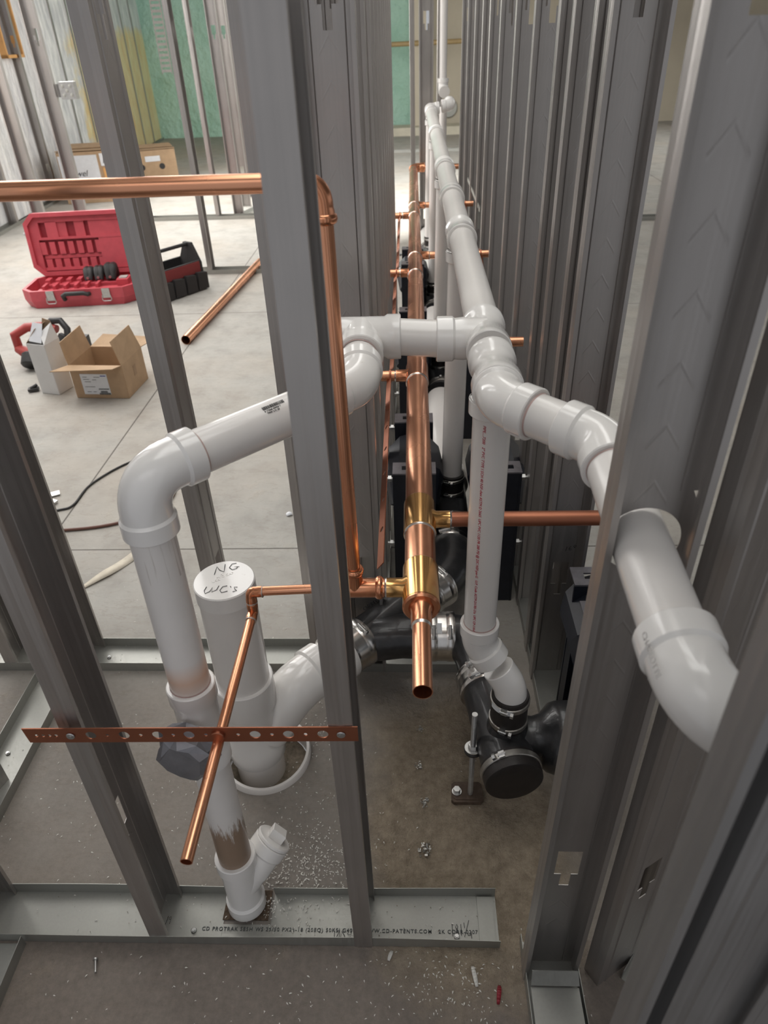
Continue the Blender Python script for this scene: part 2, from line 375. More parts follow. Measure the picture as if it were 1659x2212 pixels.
def branch(mb, c, d, leg, rb, rh, hub, r0):
    c = Vector(c); d = Vector(d).normalized()
    return mb.sweep([(c, r0), (c + d * (rb * 0.9), r0 * 0.99), (c + d * (rb * 1.12), rb * 1.04), (c + d * (leg - hub - .004), rb), (c + d * (leg - hub), rh), (c + d * (leg - .0015), rh), (c + d * leg, rh - .0015)], 36)
def pipe(name, a, b, r, mat, parent, **kw):
    return build(name, MB().cyl(a, b, r, 36, **kw), mat, parent)

# ------------------------------------------------------------------ the room
def make_floor():
    mb = MB(); x0, x1, y0, y1 = -0.50, -0.23, 0.91, 1.18; cx, cy, r = -0.365, 1.045, 0.098
    X = [-9, x0, x1, 14]; Y = [-1.0, y0, y1, 19]
    for i in range(3):
        for j in range(3):
            if i == 1 and j == 1: continue
            mb.quad((X[i], Y[j], 0), (X[i + 1], Y[j], 0), (X[i + 1], Y[j + 1], 0), (X[i], Y[j + 1], 0))
    n = 48; ring = []; sq = []
    for k in range(n):
        a = 2 * PI * k / n; c, s = math.cos(a), math.sin(a); q = 0.135 / max(abs(c), abs(s))
        ring.append((cx + r * c, cy + r * s)); sq.append((cx + q * c, cy + q * s))
    for k in range(n):
        l = (k + 1) % n
        mb.quad((*ring[k], 0), (*sq[k], 0), (*sq[l], 0), (*ring[l], 0))
        mb.quad((*ring[k], 0), (*ring[l], 0), (*ring[l], -.09), (*ring[k], -.09))
    o = build('floor', mb, M['floor'], None, False); struct(o)
make_floor()
struct(build('ceiling', MB().box((2.5, 8.9, 3.15), (23, 19.6, 0.06)), M['ceiling'], None, False))

# back wall of green foam, pale curb, beige board
struct(build('wall_back', MB().box((-2.9, 14.1, 1.55), (6.3, 0.2, 3.1)), M['foam'], None, False))
struct(build('wall_back_right', MB().box((7.1, 14.15, 1.55), (13.6, 0.2, 3.1)), M['beige'], None, False))
struct(build('trim_back_column', MB().box((0.13, 13.6, 1.2), (0.22, 0.3, 2.4)), M['beige'], None, False))
# left exterior wall: foil insulation with two window openings
def left_wall():
    a = Vector((-3.45, 2.0, 0)); b = Vector((-4.45, 14.1, 0)); d = (b - a).normalized(); nrm = Vector((-d.y, d.x, 0)); Lh = (b - a).length
    def P(s, z, t=0): return a + d * s + nrm * t + Vector((0, 0, z))
    wins = [(4.1, 5.0, 0.72, 2.5), (2.2, 3.3, 0.72, 2.5), (6.1, 6.55, 1.35, 2.6)]
    mb = MB(); cuts = sorted(set([0, Lh] + [w[0] for w in wins] + [w[1] for w in wins]))
    def slab(s0, s1, z0, z1):
        mb.prism([(s0, z0), (s1, z0), (s1, z1), (s0, z1)], 0.085, 0.20, lambda u, v, t: P(u, v, t))
    for s0, s1 in zip(cuts[:-1], cuts[1:]):
        w = [q for q in wins if abs(q[0] - s0) < 1e-6]
        if w: slab(s0, s1, 0, w[0][2]); slab(s0, s1, w[0][3], 3.12)
        else: slab(s0, s1, 0, 3.12)
    struct(build('wall_left', mb, M['foil'], None, False))
    for k, (s0, s1, z0, z1) in enumerate(wins):
        f = MB()
        for q in ((s0, z0, s0 + .028, z1), (s1 - .028, z0, s1, z1), (s0, z0, s1, z0 + .028), (s0, z1 - .028, s1, z1), (s0, (z0 + z1) / 2 - .02, s1, (z0 + z1) / 2 + .02)):
            f.prism([(q[0], q[1]), (q[2], q[1]), (q[2], q[3]), (q[0], q[3])], 0.02, 0.13, lambda u, v, t: P(u, v, t))
        wroot = build('window_%d' % (k + 1), f, M['wood'], None, False); struct(wroot)
    return P, Lh
LP, LH = left_wall()
struct(build('wall_left_near', MB().prism([(-3.60, 2.05), (-3.35, -1.4), (-3.25, -1.4), (-3.50, 2.05)], 0, 3.12, lambda u, v, t: Vector((u, v, t))), M['foil'], None, False))  # unseen wall stretch added to keep bright sky off the foreground

# ------------------------------------------------------------------ studs and tracks
def stud_mesh(name, web=0.092, fl=0.033, H=3.04, holes=(0.27, 1.435, 2.55), lip=0.007):
    h = web / 2
    prof = [(-h + lip, -fl), (-h, -fl), (-h, -.022), (-h - .0006, -.0165), (-h, -.011), (-h, 0), (-.030, 0), (-.0285, .0016), (-.027, 0), (-.019, 0), (-.008, 0),
            (.008, 0), (.019, 0), (.027, 0), (.0285, .0016), (.030, 0), (h, 0), (h, -.011), (h + .0006, -.0165), (h, -.022), (h, -fl), (h - lip, -fl)]
    zs = [0.0, H]
    for z in holes: zs += [z, z + .034, z + .10]
    zs = sorted(z for z in set(zs) if z <= H)
    vs = [(x, y, z) for z in zs for (x, y) in prof]; n = len(prof); fs = []
    for r in range(len(zs) - 1):
        zm = (zs[r] + zs[r + 1]) / 2
        for k in range(n - 1):
            xm = (prof[k][0] + prof[k + 1][0]) / 2
            if 9 <= k <= 11:
                skip = False
                for z in holes:
                    if z < zm < z + .034 and k == 10: skip = True
                    if z + .034 < zm < z + .10: skip = True
                if skip: continue
            fs.append((r * n + k, r * n + k + 1, (r + 1) * n + k + 1, (r + 1) * n + k))
    me = bpy.data.meshes.new(name); me.from_pydata(vs, [], fs); me.materials.append(M['stud']); return me
STUD = stud_mesh('steel_stud'); STUD_N = stud_mesh('steel_stud_no_holes', holes=(2.55,)); STUD_P = stud_mesh('steel_stud_plain', holes=(2.55,)); STUD_P.materials.clear(); STUD_P.materials.append(M['stud_plain']); STUD_C = stud_mesh('jamb', holes=(.27, 1.435, 2.55), fl=0.041)
def stud(x, y, rot, label, group=None, me=None, z=0.0016, lean=(0, 0), name='steel_stud'):
    """x,y = centre of the web; rot about z, open side is local -Y"""
    o = bpy.data.objects.new(name, me or STUD); COL.objects.link(o); o.location = (x, y, z); o.rotation_euler = (lean[0], lean[1], math.radians(rot))
    md = o.modifiers.new('thickness', 'SOLIDIFY'); md.thickness = 0.0012; md.offset = 0
    return tag(o, label, 'stud', group)
def track(x0, y0, x1, y1, label, hgt=0.031, wd=0.0945, ext=0, cut=None, wav=0.0, screws=()):
    a = Vector((x0, y0, 0)); b = Vector((x1, y1, 0)); d = (b - a).normalized(); n = Vector((-d.y, d.x, 0)); Ln = (b - a).length; h = wd / 2
    mb = MB(); m = max(2, int(Ln / 0.03)) if wav else 1
    root = thing('floor_track', label, 'track', tuple((a + b) / 2))
    segs = [(0, Ln)] if cut is None else [(0, cut[0]), (cut[1], Ln)]
    def flange(s, s0, s1):
        for k in range(m):
            u0 = s0 + (s1 - s0) * k / m; u1 = s0 + (s1 - s0) * (k + 1) / m
            def zt(u): return hgt + (wav * math.sin(u * 9) * (1 if s < 0 else .3) - wav)
            def yo(u): return s * h + (s * wav * 0.8 * math.sin(u * 7.3))
            P = lambda u, zz, yy: a + d * u + n * yy + Vector((0, 0, zz))
            mb.quad(P(u0, .0008, s * h), P(u1, .0008, s * h), P(u1, zt(u1), yo(u1)), P(u0, zt(u0), yo(u0)))
    P = lambda u, zz, yy: a + d * u + n * yy + Vector((0, 0, zz))
    flange(-1, 0, Ln)
    for s0, s1 in segs:
        flange(1, s0, s1)
        mb.quad(P(s0, .0008, -h), P(s1, .0008, -h), P(s1, .0008, h), P(s0, .0008, h))
    if cut: mb.quad(P(cut[0], .0008, -h), P(cut[1], .0008, -h), P(cut[1], .0008, cut[2]), P(cut[0], .0008, cut[2]))
    build('channel', mb, M['track'], root, False, solid=0.0013, merge=True)
    for (u, v) in screws:
        c = P(u, 0.002, v); build('screw', MB().cyl(c, c + Vector((0, 0, .003)), .0055, 14, .001).cyl(c + Vector((0, 0, .003)), c + Vector((0, 0, .0055)), .0035, 6), M['steel'], root)
    return root

NY, FY = 0.6675, 1.365     # centre lines of the near and the far cross walls
trk = track(-0.86, NY, 0.15, NY + .004, 'near bottom track running across under the front studs, printed web with a dirt slot', wav=0.0022, cut=(0.475, 0.568, -.012), screws=((0.42, -0.025), (0.93, -0.03)))
text('printed_text', 'CD PROTRAK SE5H WS 25/50 PX25-18 (20EQ) 50KSI G40EQ WWW.CD-PATENTS.COM   2K CORR-0207 3102', 0.0098, (-0.425, NY - .0225, .0022), (1, .004, 0), (0, 1, 0), M['print'], trk, thick=0.0001, spacing=1.22)
strokes('marker_writing', [[(0, 0), (.3, 1.5), (.5, 3.2)], [(1.6, 3.0), (1.0, 2.6), (1.1, 1.9), (1.7, 2.1), (1.8, 3.1), (1.6, 0.3)]], (-0.500, NY - .014, .0028), (1, 0, 0), (0, 1, 0), .0052, .0005, M['ink'], trk)
strokes('marker_writing', [[(0, 3), (.1, .2)], [(1.6, 1.2), (1.1, .6), (.8, 1.2), (1.3, 2.2), (1.0, 3), (1.6, 2.9), (1.6, 1.2)], [(2.8, 2), (2.2, 2.8), (2, .8), (2.8, .3), (3.3, 1.4), (2.8, 2), (2.5, 2.9)], [(4.3, 3), (4.2, 1.8), (5.2, 1.9), (5.3, 3.3)], [(4.4, 1), (5.2, 1.2), (4.8, 1), (4.8, -.2)]], (-0.165, NY - .037, .0028), (1, 0, 0), (0, 1, 0), .0062, .0005, M['ink'], trk)
strokes('marker_writing', [[(0, 3), (.1, 0)], [(1.3, 1.6), (.9, 2.2), (1.2, 3), (1.5, 2.4), (1.0, 1), (1.3, .2), (1.6, .8), (1.3, 1.6)], [(2.3, 3), (2.3, .3)], [(3.1, 3.4), (3.2, 2.1)], [(3.1, 0), (4.4, 4.0)], [(4.0, 1.2), (4.0, .3), (4.8, .5)], [(4.8, 1.3), (4.9, -.4)]], (0.062, NY - .026, .0028), (1, 0, 0), (0, 1, 0), .0075, .0006, M['ink'], trk)
trk2 = track(-0.74 - .19, FY, 0.235, FY - .006, 'far bottom track across the cell behind the white standpipes', screws=((0.06, .0), (0.30, .02), (0.80, .0)))
build('splice_sleeve', MB().box((0.128, NY + .006, .0045), (.03, .084, .002)), M['track'], trk)
track(-0.952, FY, -1.9, FY, 'bottom track running out of frame at left beyond the far left corner', screws=((0.1, 0),))
track(-0.985, .765, -0.990, 1.316, 'bottom track running back along the left side of the cell', screws=((0.28, .02),))
track(-0.81, 0.615, -0.80, -0.1, 'bottom track running toward the camera at the lower left')
track(0.352, 1.13, 0.347, 5.6, 'bottom track along the right wall of the chase behind the black fitting')
track(-0.132, 1.45, -0.132, 4.2, 'bottom track along the left wall of the chase')
# bent end of the right track, folded up beside the corner stud
rt = track(0.236, .635, 0.242, -0.1, 'bottom track at the lower right below the corner stud', hgt=.034)
build('folded_tab', MB().prism([(-.042, 0), (.042, 0), (.040, .028), (-.040, .028)], -.0007, .0007, lambda u, v, t: Vector((.236 + u, .545 + v * .5 + t, .045 + v * .8))).box((.236, .49, .036), (.084, .11, .0014)), M['track'], rt, False)
track(0.40, .545, 0.62, .80, 'bottom track of the second wall seen between the two right corner studs')

# near cross wall
stud(-0.1235, NY, 90, 'near steel stud in mid-picture with the right end of the copper strap screwed on')
stud(-0.515, NY, 90, 'near left steel stud with a keyhole low down and the strap\'s left end screwed on', lean=(0, 0.02))
stud(-0.86, NY, 90, 'steel stud cut by the left frame edge at the left end of the near track', z=.002)
stud(-1.015, .99, -20, 'steel stud at the left frame edge standing in the left side track', me=STUD_N)
# far cross wall
stud(-0.499, FY, -90, 'steel stud of the far cross wall rising from behind the capped white pipe')
stud(-0.250, FY, -90, 'steel stud of the far cross wall half hidden right behind the near middle stud')
stud(-1.14, FY, 90, 'steel stud of the far cross wall at the left frame edge')
stud(-0.93, FY, 90, 'steel stud at the far left corner of the cell behind the near left stud')
# left wall of the chase
ly = [1.345, 1.60, 1.825, 2.0, 2.22, 2.43, 2.63, 2.84, 3.08, 3.35, 3.62]
words = ['first', 'second', 'third', 'fourth', 'fifth', 'sixth', 'seventh', 'eighth', 'ninth', 'tenth', 'eleventh', 'twelfth']
for k, y in enumerate(ly):
    stud(-0.132, y, 0, '%s steel stud along the left side of the chase, counted from the camera' % words[k], 'studs along the left side of the chase')
# right wall of the chase
corner = stud(0.2335, 0.603, 0, 'big dark corner stud at right with a round hole the white pipe passes through', me=None, lean=(0, 0.006))
ry = [1.32, 1.42, 1.61, 1.765, 2.11, 2.48, 2.90, 3.285, 3.61, 4.03, 4.535, 5.03]
for k, y in enumerate(ry):
    o = stud(0.347, y, 0, '%s steel stud along the right side of the chase, counted from the camera' % words[k] + (', marked 160' if k == 0 else ''), 'studs along the right side of the chase')
    if k == 0: strokes('marker_writing', [[(0, 0), (.3, 2)], [(1.8, 2.2), (1.2, 1.4), (1.2, .5), (1.9, .4), (2.0, 1.1), (1.3, 1.1)], [(3.2, 1.5), (2.8, 2.2), (3.2, 2.8), (3.7, 2.3), (3.2, 1.5)]], (.006, -.0012, .405), (1, 0, 0), (0, 0, 1), .0062, .0006, M['ink'], None).parent = o
# corner stud: replace mesh by one with the round hole for the vent
def round_hole_stud(o, zc, xc, r):
    me = stud_mesh('steel_stud_with_pipe_hole', holes=(0.27, 1.43, 2.55)); h = .046
    bm = bmesh.new(); bm.from_mesh(me)
    g = [f for f in bm.faces]
    for zz in (zc - .062, zc + .062):
        bmesh.ops.bisect_plane(bm, geom=bm.verts[:] + bm.edges[:] + bm.faces[:], plane_co=(0, 0, zz), plane_no=(0, 0, 1))
    kill = [f for f in bm.faces if abs(f.calc_center_median().z - zc) < .062 and abs(f.calc_center_median().y) < .0017 and abs(f.calc_center_median().x) < .045]
    bmesh.ops.delete(bm, geom=kill, context='FACES')
    n = 48; ring = []; sq = []
    for k in range(n):
        a = 2 * PI * (k + .5) / n; c, s = math.cos(a), math.sin(a)
        t = min((h - xc) / c if c > 0 else (h + xc) / -c, .062 / abs(s) if abs(s) > 1e-6 else 9)
        t = max(t, r + .0005)
        sq.append(bm.verts.new((max(-h, min(h, xc + t * c)), 0, zc + t * s))); ring.append(bm.verts.new((max(-h, min(h, xc + r * c)), 0, zc + r * s)))
    for k in range(n):
        try: bm.faces.new((ring[k], sq[k], sq[(k + 1) % n], ring[(k + 1) % n]))
        except ValueError: pass
    bm.to_mesh(me); bm.free(); o.data = me
round_hole_stud(corner, 0.975, 0.0, 0.041)
t = text('printed_text', 'CD PROSTUD WS 362/25-18 [20EQ] 50KSI G40 WWW.CD-CERTS.COM INTERTEK CCRR-0207', 0.0115, (-.0335, -.0012, .56), (0, 0, 1), (-1, 0, 0), M['print'], None, spacing=1.25); t.parent = corner
stud(0.3575, 0.5865, 211, 'dark steel stud with a black knockout right of the big corner stud')
stud(0.497, .66, 90, 'steel stud behind the dark stud with the black knockout, lower right')
stud(0.2255, 0.276, 0, 'closest steel stud at the right frame edge crossing in front of the white elbow', me=STUD_P)
stud(0.2535, 0.253, 180, 'steel stud at the lower right frame corner, doubled with the closest stud', me=STUD_P)
# end of the chase
stud(0.096, 5.40, 0, 'steel stud standing alone at the far end of the chase, web toward the camera', me=STUD_C)
stud(0.170, 5.45, 90, 'steel stud edge-on beside the lone stud at the far end of the chase')
stud(-0.01, 6.1, 90, 'thin leaning steel stud above the far copper elbow', lean=(0, -0.053))
# partitions out in the left room
track(-1.62, 5.26, -0.30, 5.24, 'bottom track lying across the floor behind the tool bag')
track(-2.72, 7.16, -0.8, 7.12, 'bottom track of the farther partition at left')
track(-1.64, 7.22, -1.30, 8.4, 'short bottom track running back from the farther partition')
stud(-1.518, 5.26, 90, 'thin steel stud at the left end of the track behind the tool bag', me=STUD)
stud(-2.60, 7.15, 90, 'thin steel stud at the left end of the farther partition')
stud(-2.86, 5.62, 0, 'steel stud left of the junction box, behind the red case')
stud(-2.530, 5.62, 0, 'steel stud carrying the square junction box, behind the red case')
stud(-1.90, 7.16, 90, 'steel stud in the farther partition just left of the wide pair')
stud(-1.70, 7.25, 0, 'wide steel stud of the farther partition, web facing the camera')
stud(-1.72, 7.72, 0, 'second steel stud in the row running back at the farther partition')
stud(-1.74, 8.2, 0, 'third steel stud in the row running back at the farther partition')
stud(-1.485, 7.14, 90, 'thin steel stud right of the wide one in the farther partition')
track(-2.2, 11.3, 3.2, 11.2, 'bottom track far behind, crossing the end of the chase')
track(1.3, 6.6, 3.6, 6.6, 'bottom track out in the right room, beyond the right wall gap')
ordn = words + ['thirteenth', 'fourteenth', 'fifteenth', 'sixteenth', 'seventeenth', 'eighteenth', 'nineteenth', 'twentieth', 'twenty-first', 'twenty-second']
WIN = [(4.1, 5.0), (2.2, 3.3), (6.1, 6.55)]
for k in range(17):
    q = 1.5 + k * 0.61; p = LP(q, 0, .035)
    stud(p.x, p.y, -4.7, '%s steel stud against the foil wall, counted from the camera' % ordn[k], 'studs along the foil wall')
    a_, b_ = q + .003, q + .61 - .037
    if any(a_ < w1 and b_ > w0 for w0, w1 in WIN): continue
    pn_ = MB().prism([(a_, .035), (b_, .035), (b_, 3.05), (a_, 3.05)], .004, .06, lambda u, v, t: LP(u, v, t))
    tag(build('insulation_panel', pn_, M['foil'], None, False), 'foil faced insulation panel just beyond the %s stud of the foil wall' % ordn[k], 'insulation', 'insulation panels of the foil wall')
a0 = LP(0.3, 0, .035); a1 = LP(LH - .2, 0, .035)
track(a0.x, a0.y, a1.x, a1.y, 'bottom track at the foot of the foil-covered exterior wall')
# bundle of channels leaning in the right room
for k in range(4):
    o = build('steel_channel', MB().box((4.34 + k * .075, 13.3, .78), (.05, .04, 1.56)), M['steel'], None, False)
    tag(o, '%s of four bright channels leaning against the beige wall at right' % ['leftmost', 'second from left', 'third from left', 'rightmost'][k], 'channel', 'channels leaning on the beige wall')
# ladder-like perforated strip, far left
ps = MB()
for k in range(26): ps.box((-2.87, 9.6, 1.15 + k * .052), (.10, .006, .026))
ps.box((-2.925, 9.6, 1.8), (.012, .007, 1.36)).box((-2.815, 9.6, 1.8), (.012, .007, 1.36))
tag(build('slotted_strip', ps, M['steel'], None, False), 'pale slotted metal strip hanging in front of the foil wall', 'strip')
# ochre pipe across the back, white pipe, disc
tag(build('gas_pipe', MB().cyl((-.75, 13.415, 1.272), (1.0, 13.415, 1.285), .035, 16), M['ochre']), 'ochre painted pipe crossing the far end of the chase', 'pipe')
tag(build('disc_cover', MB().cyl((.64, 14.05, .32), (.64, 14.0, .32), .15, 24, .01), M['track']), 'grey round cover on the beige wall beyond the vent elbow', 'cover')
tag(build('curb', MB().box((.2, 13.4, .06), (3.6, .5, .12)), M['block'], None, False), 'pale concrete curb below the green foam wall', 'curb')
vl = thing('valve', 'red valve wheel on the green wall seen between two studs', 'valve', (-2.24, 13.6, .9))
build('wheel', MB().sweep([(Vector((-2.24 + .02 * math.cos(a), 13.5 + .16 * math.cos(a), 1.0 + .22 * math.sin(a))), .022) for a in [2 * PI * k / 20 for k in range(21)]], 8), M['redmetal'], vl)
build('stem', MB().cyl((-2.30, 14.02, 1.0), (-2.24, 13.5, 1.0), .03, 12).cyl((-2.24, 13.34, 1.0), (-2.24, 13.66, 1.0), .02, 10), M['redmetal'], vl)

# ------------------------------------------------------------------ white PVC vent piping (2 inch)
r2, rh, rb = 0.0302, 0.0368, 0.0335
def mx(Y): return Vector((.119 - .001 * (Y - 1), Y, 1.008 + .005 * (Y - 1)))
vent = thing('vent_piping', 'white PVC vent line running down the chase, with its risers, side branch and bends', 'pipe', (.118, .975, 0))
pipe('pipe', mx(1.17), mx(4.98), r2, M['pvc'], vent)
# couplings and tees along the main
riserY = [0.975, 1.82, 2.80, 3.80, 4.80]
for k, y in enumerate(riserY):
    c = mx(y); mb = MB(); hub_run(mb, c - Vector((0, .056, 0)), c + Vector((0, .056, 0)), rb, rh, .022)
    branch(mb, c, (0, 0, -1), .064, rb, rh, .024, rb * .98)
    build('tee', mb, M['pvcfit'], vent)
    if k: pipe('riser', c - Vector((0, 0, .05)), (c.x - .009, y, .262), r2, M['pvc'], vent)
c = mx(2.28); mb = MB(); hub_run(mb, c - Vector((0, .04, 0)), c + Vector((0, .04, 0)), rh, rh + .0006, .03); build('coupling', mb, M['pvcfit'], vent)
c = mx(1.45)
# side branch tee toward the left
c1 = mx(1.118); mb = MB(); hub_run(mb, c1 - Vector((0, .062, 0)), c1 + Vector((0, .066, 0)), rb, rh, .022)
branch(mb, c1, (-1, 0, 0), .082, rb, rh, .026, rb * 1.02)
build('tee', mb, M['pvcfit'], vent)
c3 = Vector((-.088, 1.125, 1.012))
pipe('pipe', c1 - Vector((.07, 0, 0)), c3 + Vector((.05, 0, 0)), r2, M['pvc'], vent)
mb = MB(); hub_run(mb, c3 + Vector((-.066, 0, 0)), c3 + Vector((.066, 0, 0)), rb, rh, .022); branch(mb, c3, (.02, -1, -.10), .068, rb, rh + .001, .022, rb * 1.05)
build('tee', mb, M['pvcfit'], vent)
build('plug', MB().cyl(c3 + Vector((-.066, 0, .02)), c3 + Vector((-.085, -.01, .022)), .014, 6), M['plug'], vent)
# from the side tee down to the standpipe at left
e1 = Vector((-.083, .972, .995)); e2 = Vector((-.345, .728, .985)); d12 = (e2 - e1).normalized(); dt = (c3 + Vector((0, -.066, -.007)) - e1).normalized()
pipe('pipe', c3 + Vector((0, -.05, -.006)), e1 + dt * .03, r2, M['pvc'], vent)
build('elbow', elbow_mb(e1, dt, d12, rb, rh, .062, .022), M['pvcfit'], vent)
hp = pipe('pipe', e1 + d12 * .05, e2 - d12 * .06, r2, M['pvc'], vent)
s0 = Vector((-.343, .693, 0)); dn = (s0 - e2).normalized(); dn = Vector((.004, -.03, -1)).normalized()
build('elbow', elbow_mb(e2, -d12, dn, rb, rh, .082, .024), M['pvcfit'], vent)
S_ = lambda z: Vector((-.343 - .002 * (z), .693 + .034 * z, z))
build('standpipe', MB().cyl(S_(.93), S_(.60), r2, 36), M['pvcstain'], vent)
# barcode printed on the slanting pipe
pn = Vector((0, -.55, .83)); pn = (pn - d12 * pn.dot(d12)).normalized(); pyd = pn.cross(-d12).normalized()
base = e1 + d12 * .175 + pn * (r2 + .0006)
bc = MB(); xx = 0; random.seed(3)
while xx < .034:
    wv = random.choice([.0004, .0007, .001]); bc.box(base + (-d12) * (-.0) + d12 * (-.0) + (-d12) * xx + pyd * .003, (wv, .0055, .0003), Matrix((-d12, pyd, pn)).transposed()); xx += wv + random.choice([.0005, .0008])
build('barcode', bc, M['black_print'], hp, False)
text('printed_text', '0 17068 03950 7\n  7050 2-X 20', .0038, base + pyd * -.0035 - pn * .0004, -d12, pyd, M['black_print'], hp)
# combination fitting with the taped inlet
mb = MB(); hub_run(mb, S_(.628), S_(.455), rb, rh, .028); cb = S_(.535)
branch(mb, cb, (-.10, -.95, .12), .062, rb, rh, .02, rb)
build('sanitary_tee', mb, M['pvcfit'], vent)
tp = MB(); td = Vector((-.12, -.96, .05)).normalized(); tc = cb + td * .052
rr = []
for k in range(5):
    rr.append((tc + td * (.009 * k - .010), [.048, .046, .044, .044, .034][k]))
tp.sweep(rr, 11); random.seed(5)
for v in tp.v:
    v += Vector((random.uniform(-1, 1), random.uniform(-.6, .6), random.uniform(-1, 1))) * .0045
build('tape_wrap', tp, M['tape'], vent, False)['label'] = 'grey duct tape wrapped over the open inlet'
build('standpipe', MB().cyl(S_(.47), S_(.15), r2, 36), M['pvcstain'], vent)
mb = MB(); hub_run(mb, S_(.178), S_(.012), rb, rh + .001, .026); wd_ = Vector((.60, .50, .62)).normalized()
branch(mb, S_(.085), wd_, .098, rb, rh, .022, rb)
build('wye', mb, M['pvcfit'], vent)
pc = S_(.085) + wd_ * .098
cp = build('cleanout_plug', MB().cyl(pc, pc + wd_ * .008, .036, 32, .002), M['pvcfit'], vent)
build('hex_nut', MB().cyl(pc + wd_ * .008, pc + wd_ * .026, .021, 4, .001), M['pvcfit'], cp)
# riser nearest the camera with its red line of print
c = mx(.975); rp = pipe('riser', (c.x, .975, .95), (.119, .975, .475), r2, M['pvc'], vent)
tn = Vector((-.42, -.9, 0)).normalized(); tx = Vector((0, 0, -1)); ty = tn.cross(tx)
ty = Vector((.9, -.42, 0))
line = 'PIPE....7200   2" PVC TYPE I SCH 40 NSF-dwv ASTM D 2665  UPC PVC 1120 PR 280 PSI @ 23C NSF-pw-G   U.P. Code ASTM D1785-21a  UPC CP-110-P MADE IN'
text('printed_text', line, .0066, Vector((c.x, .975, .935)) + tn * (r2 + .0001) - ty * .003, tx, ty, M['red_print'], rp, shear=.25, spacing=1.02)
# offset bends at its foot
k1 = Vector((.119, .975, .455)); k2 = Vector((.186, .952, .352)); dd = (k2 - k1).normalized()
build('elbow', elbow_mb(k1, (0, 0, 1), dd, rb, rh, .050, .026), M['pvcfit'], vent)
build('elbow', elbow_mb(k2, -dd, (0, 0, -1), rb - .001, rb, .052, .02, None, False, True), M['pvcfit'], vent)
pipe('spigot', k2 - Vector((0, 0, .045)), (k2.x, k2.y, .26), r2, M['pvc'], vent)
# bends stepping right, then through the corner stud toward the camera
q1 = Vector((.118, .884, 1.006)); q2 = Vector((.2335, .775, 1.0)); q3 = Vector((.2335, .392, .965)); dq = (q2 - q1).normalized(); d3 = (q3 - q2).normalized()
build('elbow', elbow_mb(q1, (0, 1, 0), dq, rb, rh, .058, .026), M['pvcfit'], vent)
pipe('pipe', q1 + dq * .045, q2 - dq * .045, r2, M['pvc'], vent)
build('elbow', elbow_mb(q2, -dq, d3, rb, rh, .056, .024), M['pvcfit'], vent)
pipe('pipe', q2 + d3 * .04, q3 - d3 * .045, r2, M['pvc'], vent)
d4 = Vector((.86, -.10, -.50)).normalized()
el3 = build('elbow', elbow_mb(q3, -d3, d4, rb + .001, rh + .001, .075, .026), M['pvcfit'], vent)
def text_path(name, st_, size, path, r, ang, start, mat, parent, flip=False):
    c = bpy.data.curves.new(name, 'FONT'); c.body = st_; c.size = size; c.extrude = .0003; c.resolution_u = 3
    t = bpy.data.objects.new(name + '_tmp', c); COL.objects.link(t); bpy.context.view_layer.update()
    me = bpy.data.meshes.new_from_object(t.evaluated_get(bpy.context.evaluated_depsgraph_get())); bpy.data.objects.remove(t)
    P_ = [Vector(p) for p in path]; L_ = [0]
    for a_, b_ in zip(P_[:-1], P_[1:]): L_.append(L_[-1] + (b_ - a_).length)
    off = parent_world(parent)
    for v in me.vertices:
        d_ = start + v.co.x; k = max(0, min(len(P_) - 2, max([i_ for i_ in range(len(L_)) if L_[i_] <= max(d_, 0)])))
        T = (P_[k + 1] - P_[k]).normalized(); p = P_[k] + T * (d_ - L_[k])
        tc__ = Vector((0, 0, CAM_H)) - p; n0 = (tc__ - T * tc__.dot(T)).normalized(); b0 = n0.cross(T)
        rr_ = r + v.co.z; a_ = ang + v.co.y / r
        v.co = p + (n0 * math.cos(a_) + b0 * math.sin(a_)) * rr_ - off
    me.materials.clear(); me.materials.append(mat); o = bpy.data.objects.new(name, me); COL.objects.link(o); o.parent = parent
    return o
epath = [q3 - d3 * .06] + arc(q3 - d3 * .05, q3, q3 + d4 * .05, 14) + [q3 + d4 * .075]
text_path('printed_text', 'CHARLOTTE PIPE  48-45', .0062, epath, rb + .0012, -.80, .030, M['black_print'], el3)
text_path('printed_text', 'CHARLOTTE', .0085, [q3 - d3 * .075, q3], rh + .0012, -.75, .012, simple('faint_moulding', (.60, .58, .56), .5), el3)
for (p_, d_) in ((Vector((.119, .975, .506)), Vector((0, 0, 1))), (q2 + d3 * .0575, d3), (q1 + dq * .0595, dq), (e2 - d12 * .0835, -d12), (c3 + Vector((0, -.069, -.007)), Vector((0, -1, -.1)).normalized()), (q3 - d3 * .0765, -d3), (S_(.6295), Vector((0, 0, 1)))):
    build('primer_ring', MB().sweep([(p_ - d_ * .001, r2 + .0002), (p_, r2 + .0009), (p_ + d_ * .0018, r2 + .0003)], 36, cap0=False, cap1=False), M['primer'], vent)
# far end of the vent
f0 = mx(5.03); f1 = f0 + Vector((.127, .02, .015)); f2 = Vector((.205, 5.35, 1.115))
build('elbow', elbow_mb(f0, (0, -1, 0), (1, .1, .05), rb, rh, .056, .022), M['pvcfit'], vent)
build('elbow', elbow_mb(f1, (-1, -.1, -.05), (f2 - f1), rb, rh, .056, .022), M['pvcfit'], vent)
build('elbow', elbow_mb(f2, (f1 - f2), (0, 0, 1), rb, rh, .06, .022), M['pvcfit'], vent)
pipe('riser', f2 + Vector((0, 0, .04)), f2 + Vector((0, 0, 1.7)), .024, M['pvc'], vent)
pipe('riser', (.20, 5.15, .0), (.20, 5.15, 1.03), .024, M['pvc'], vent)

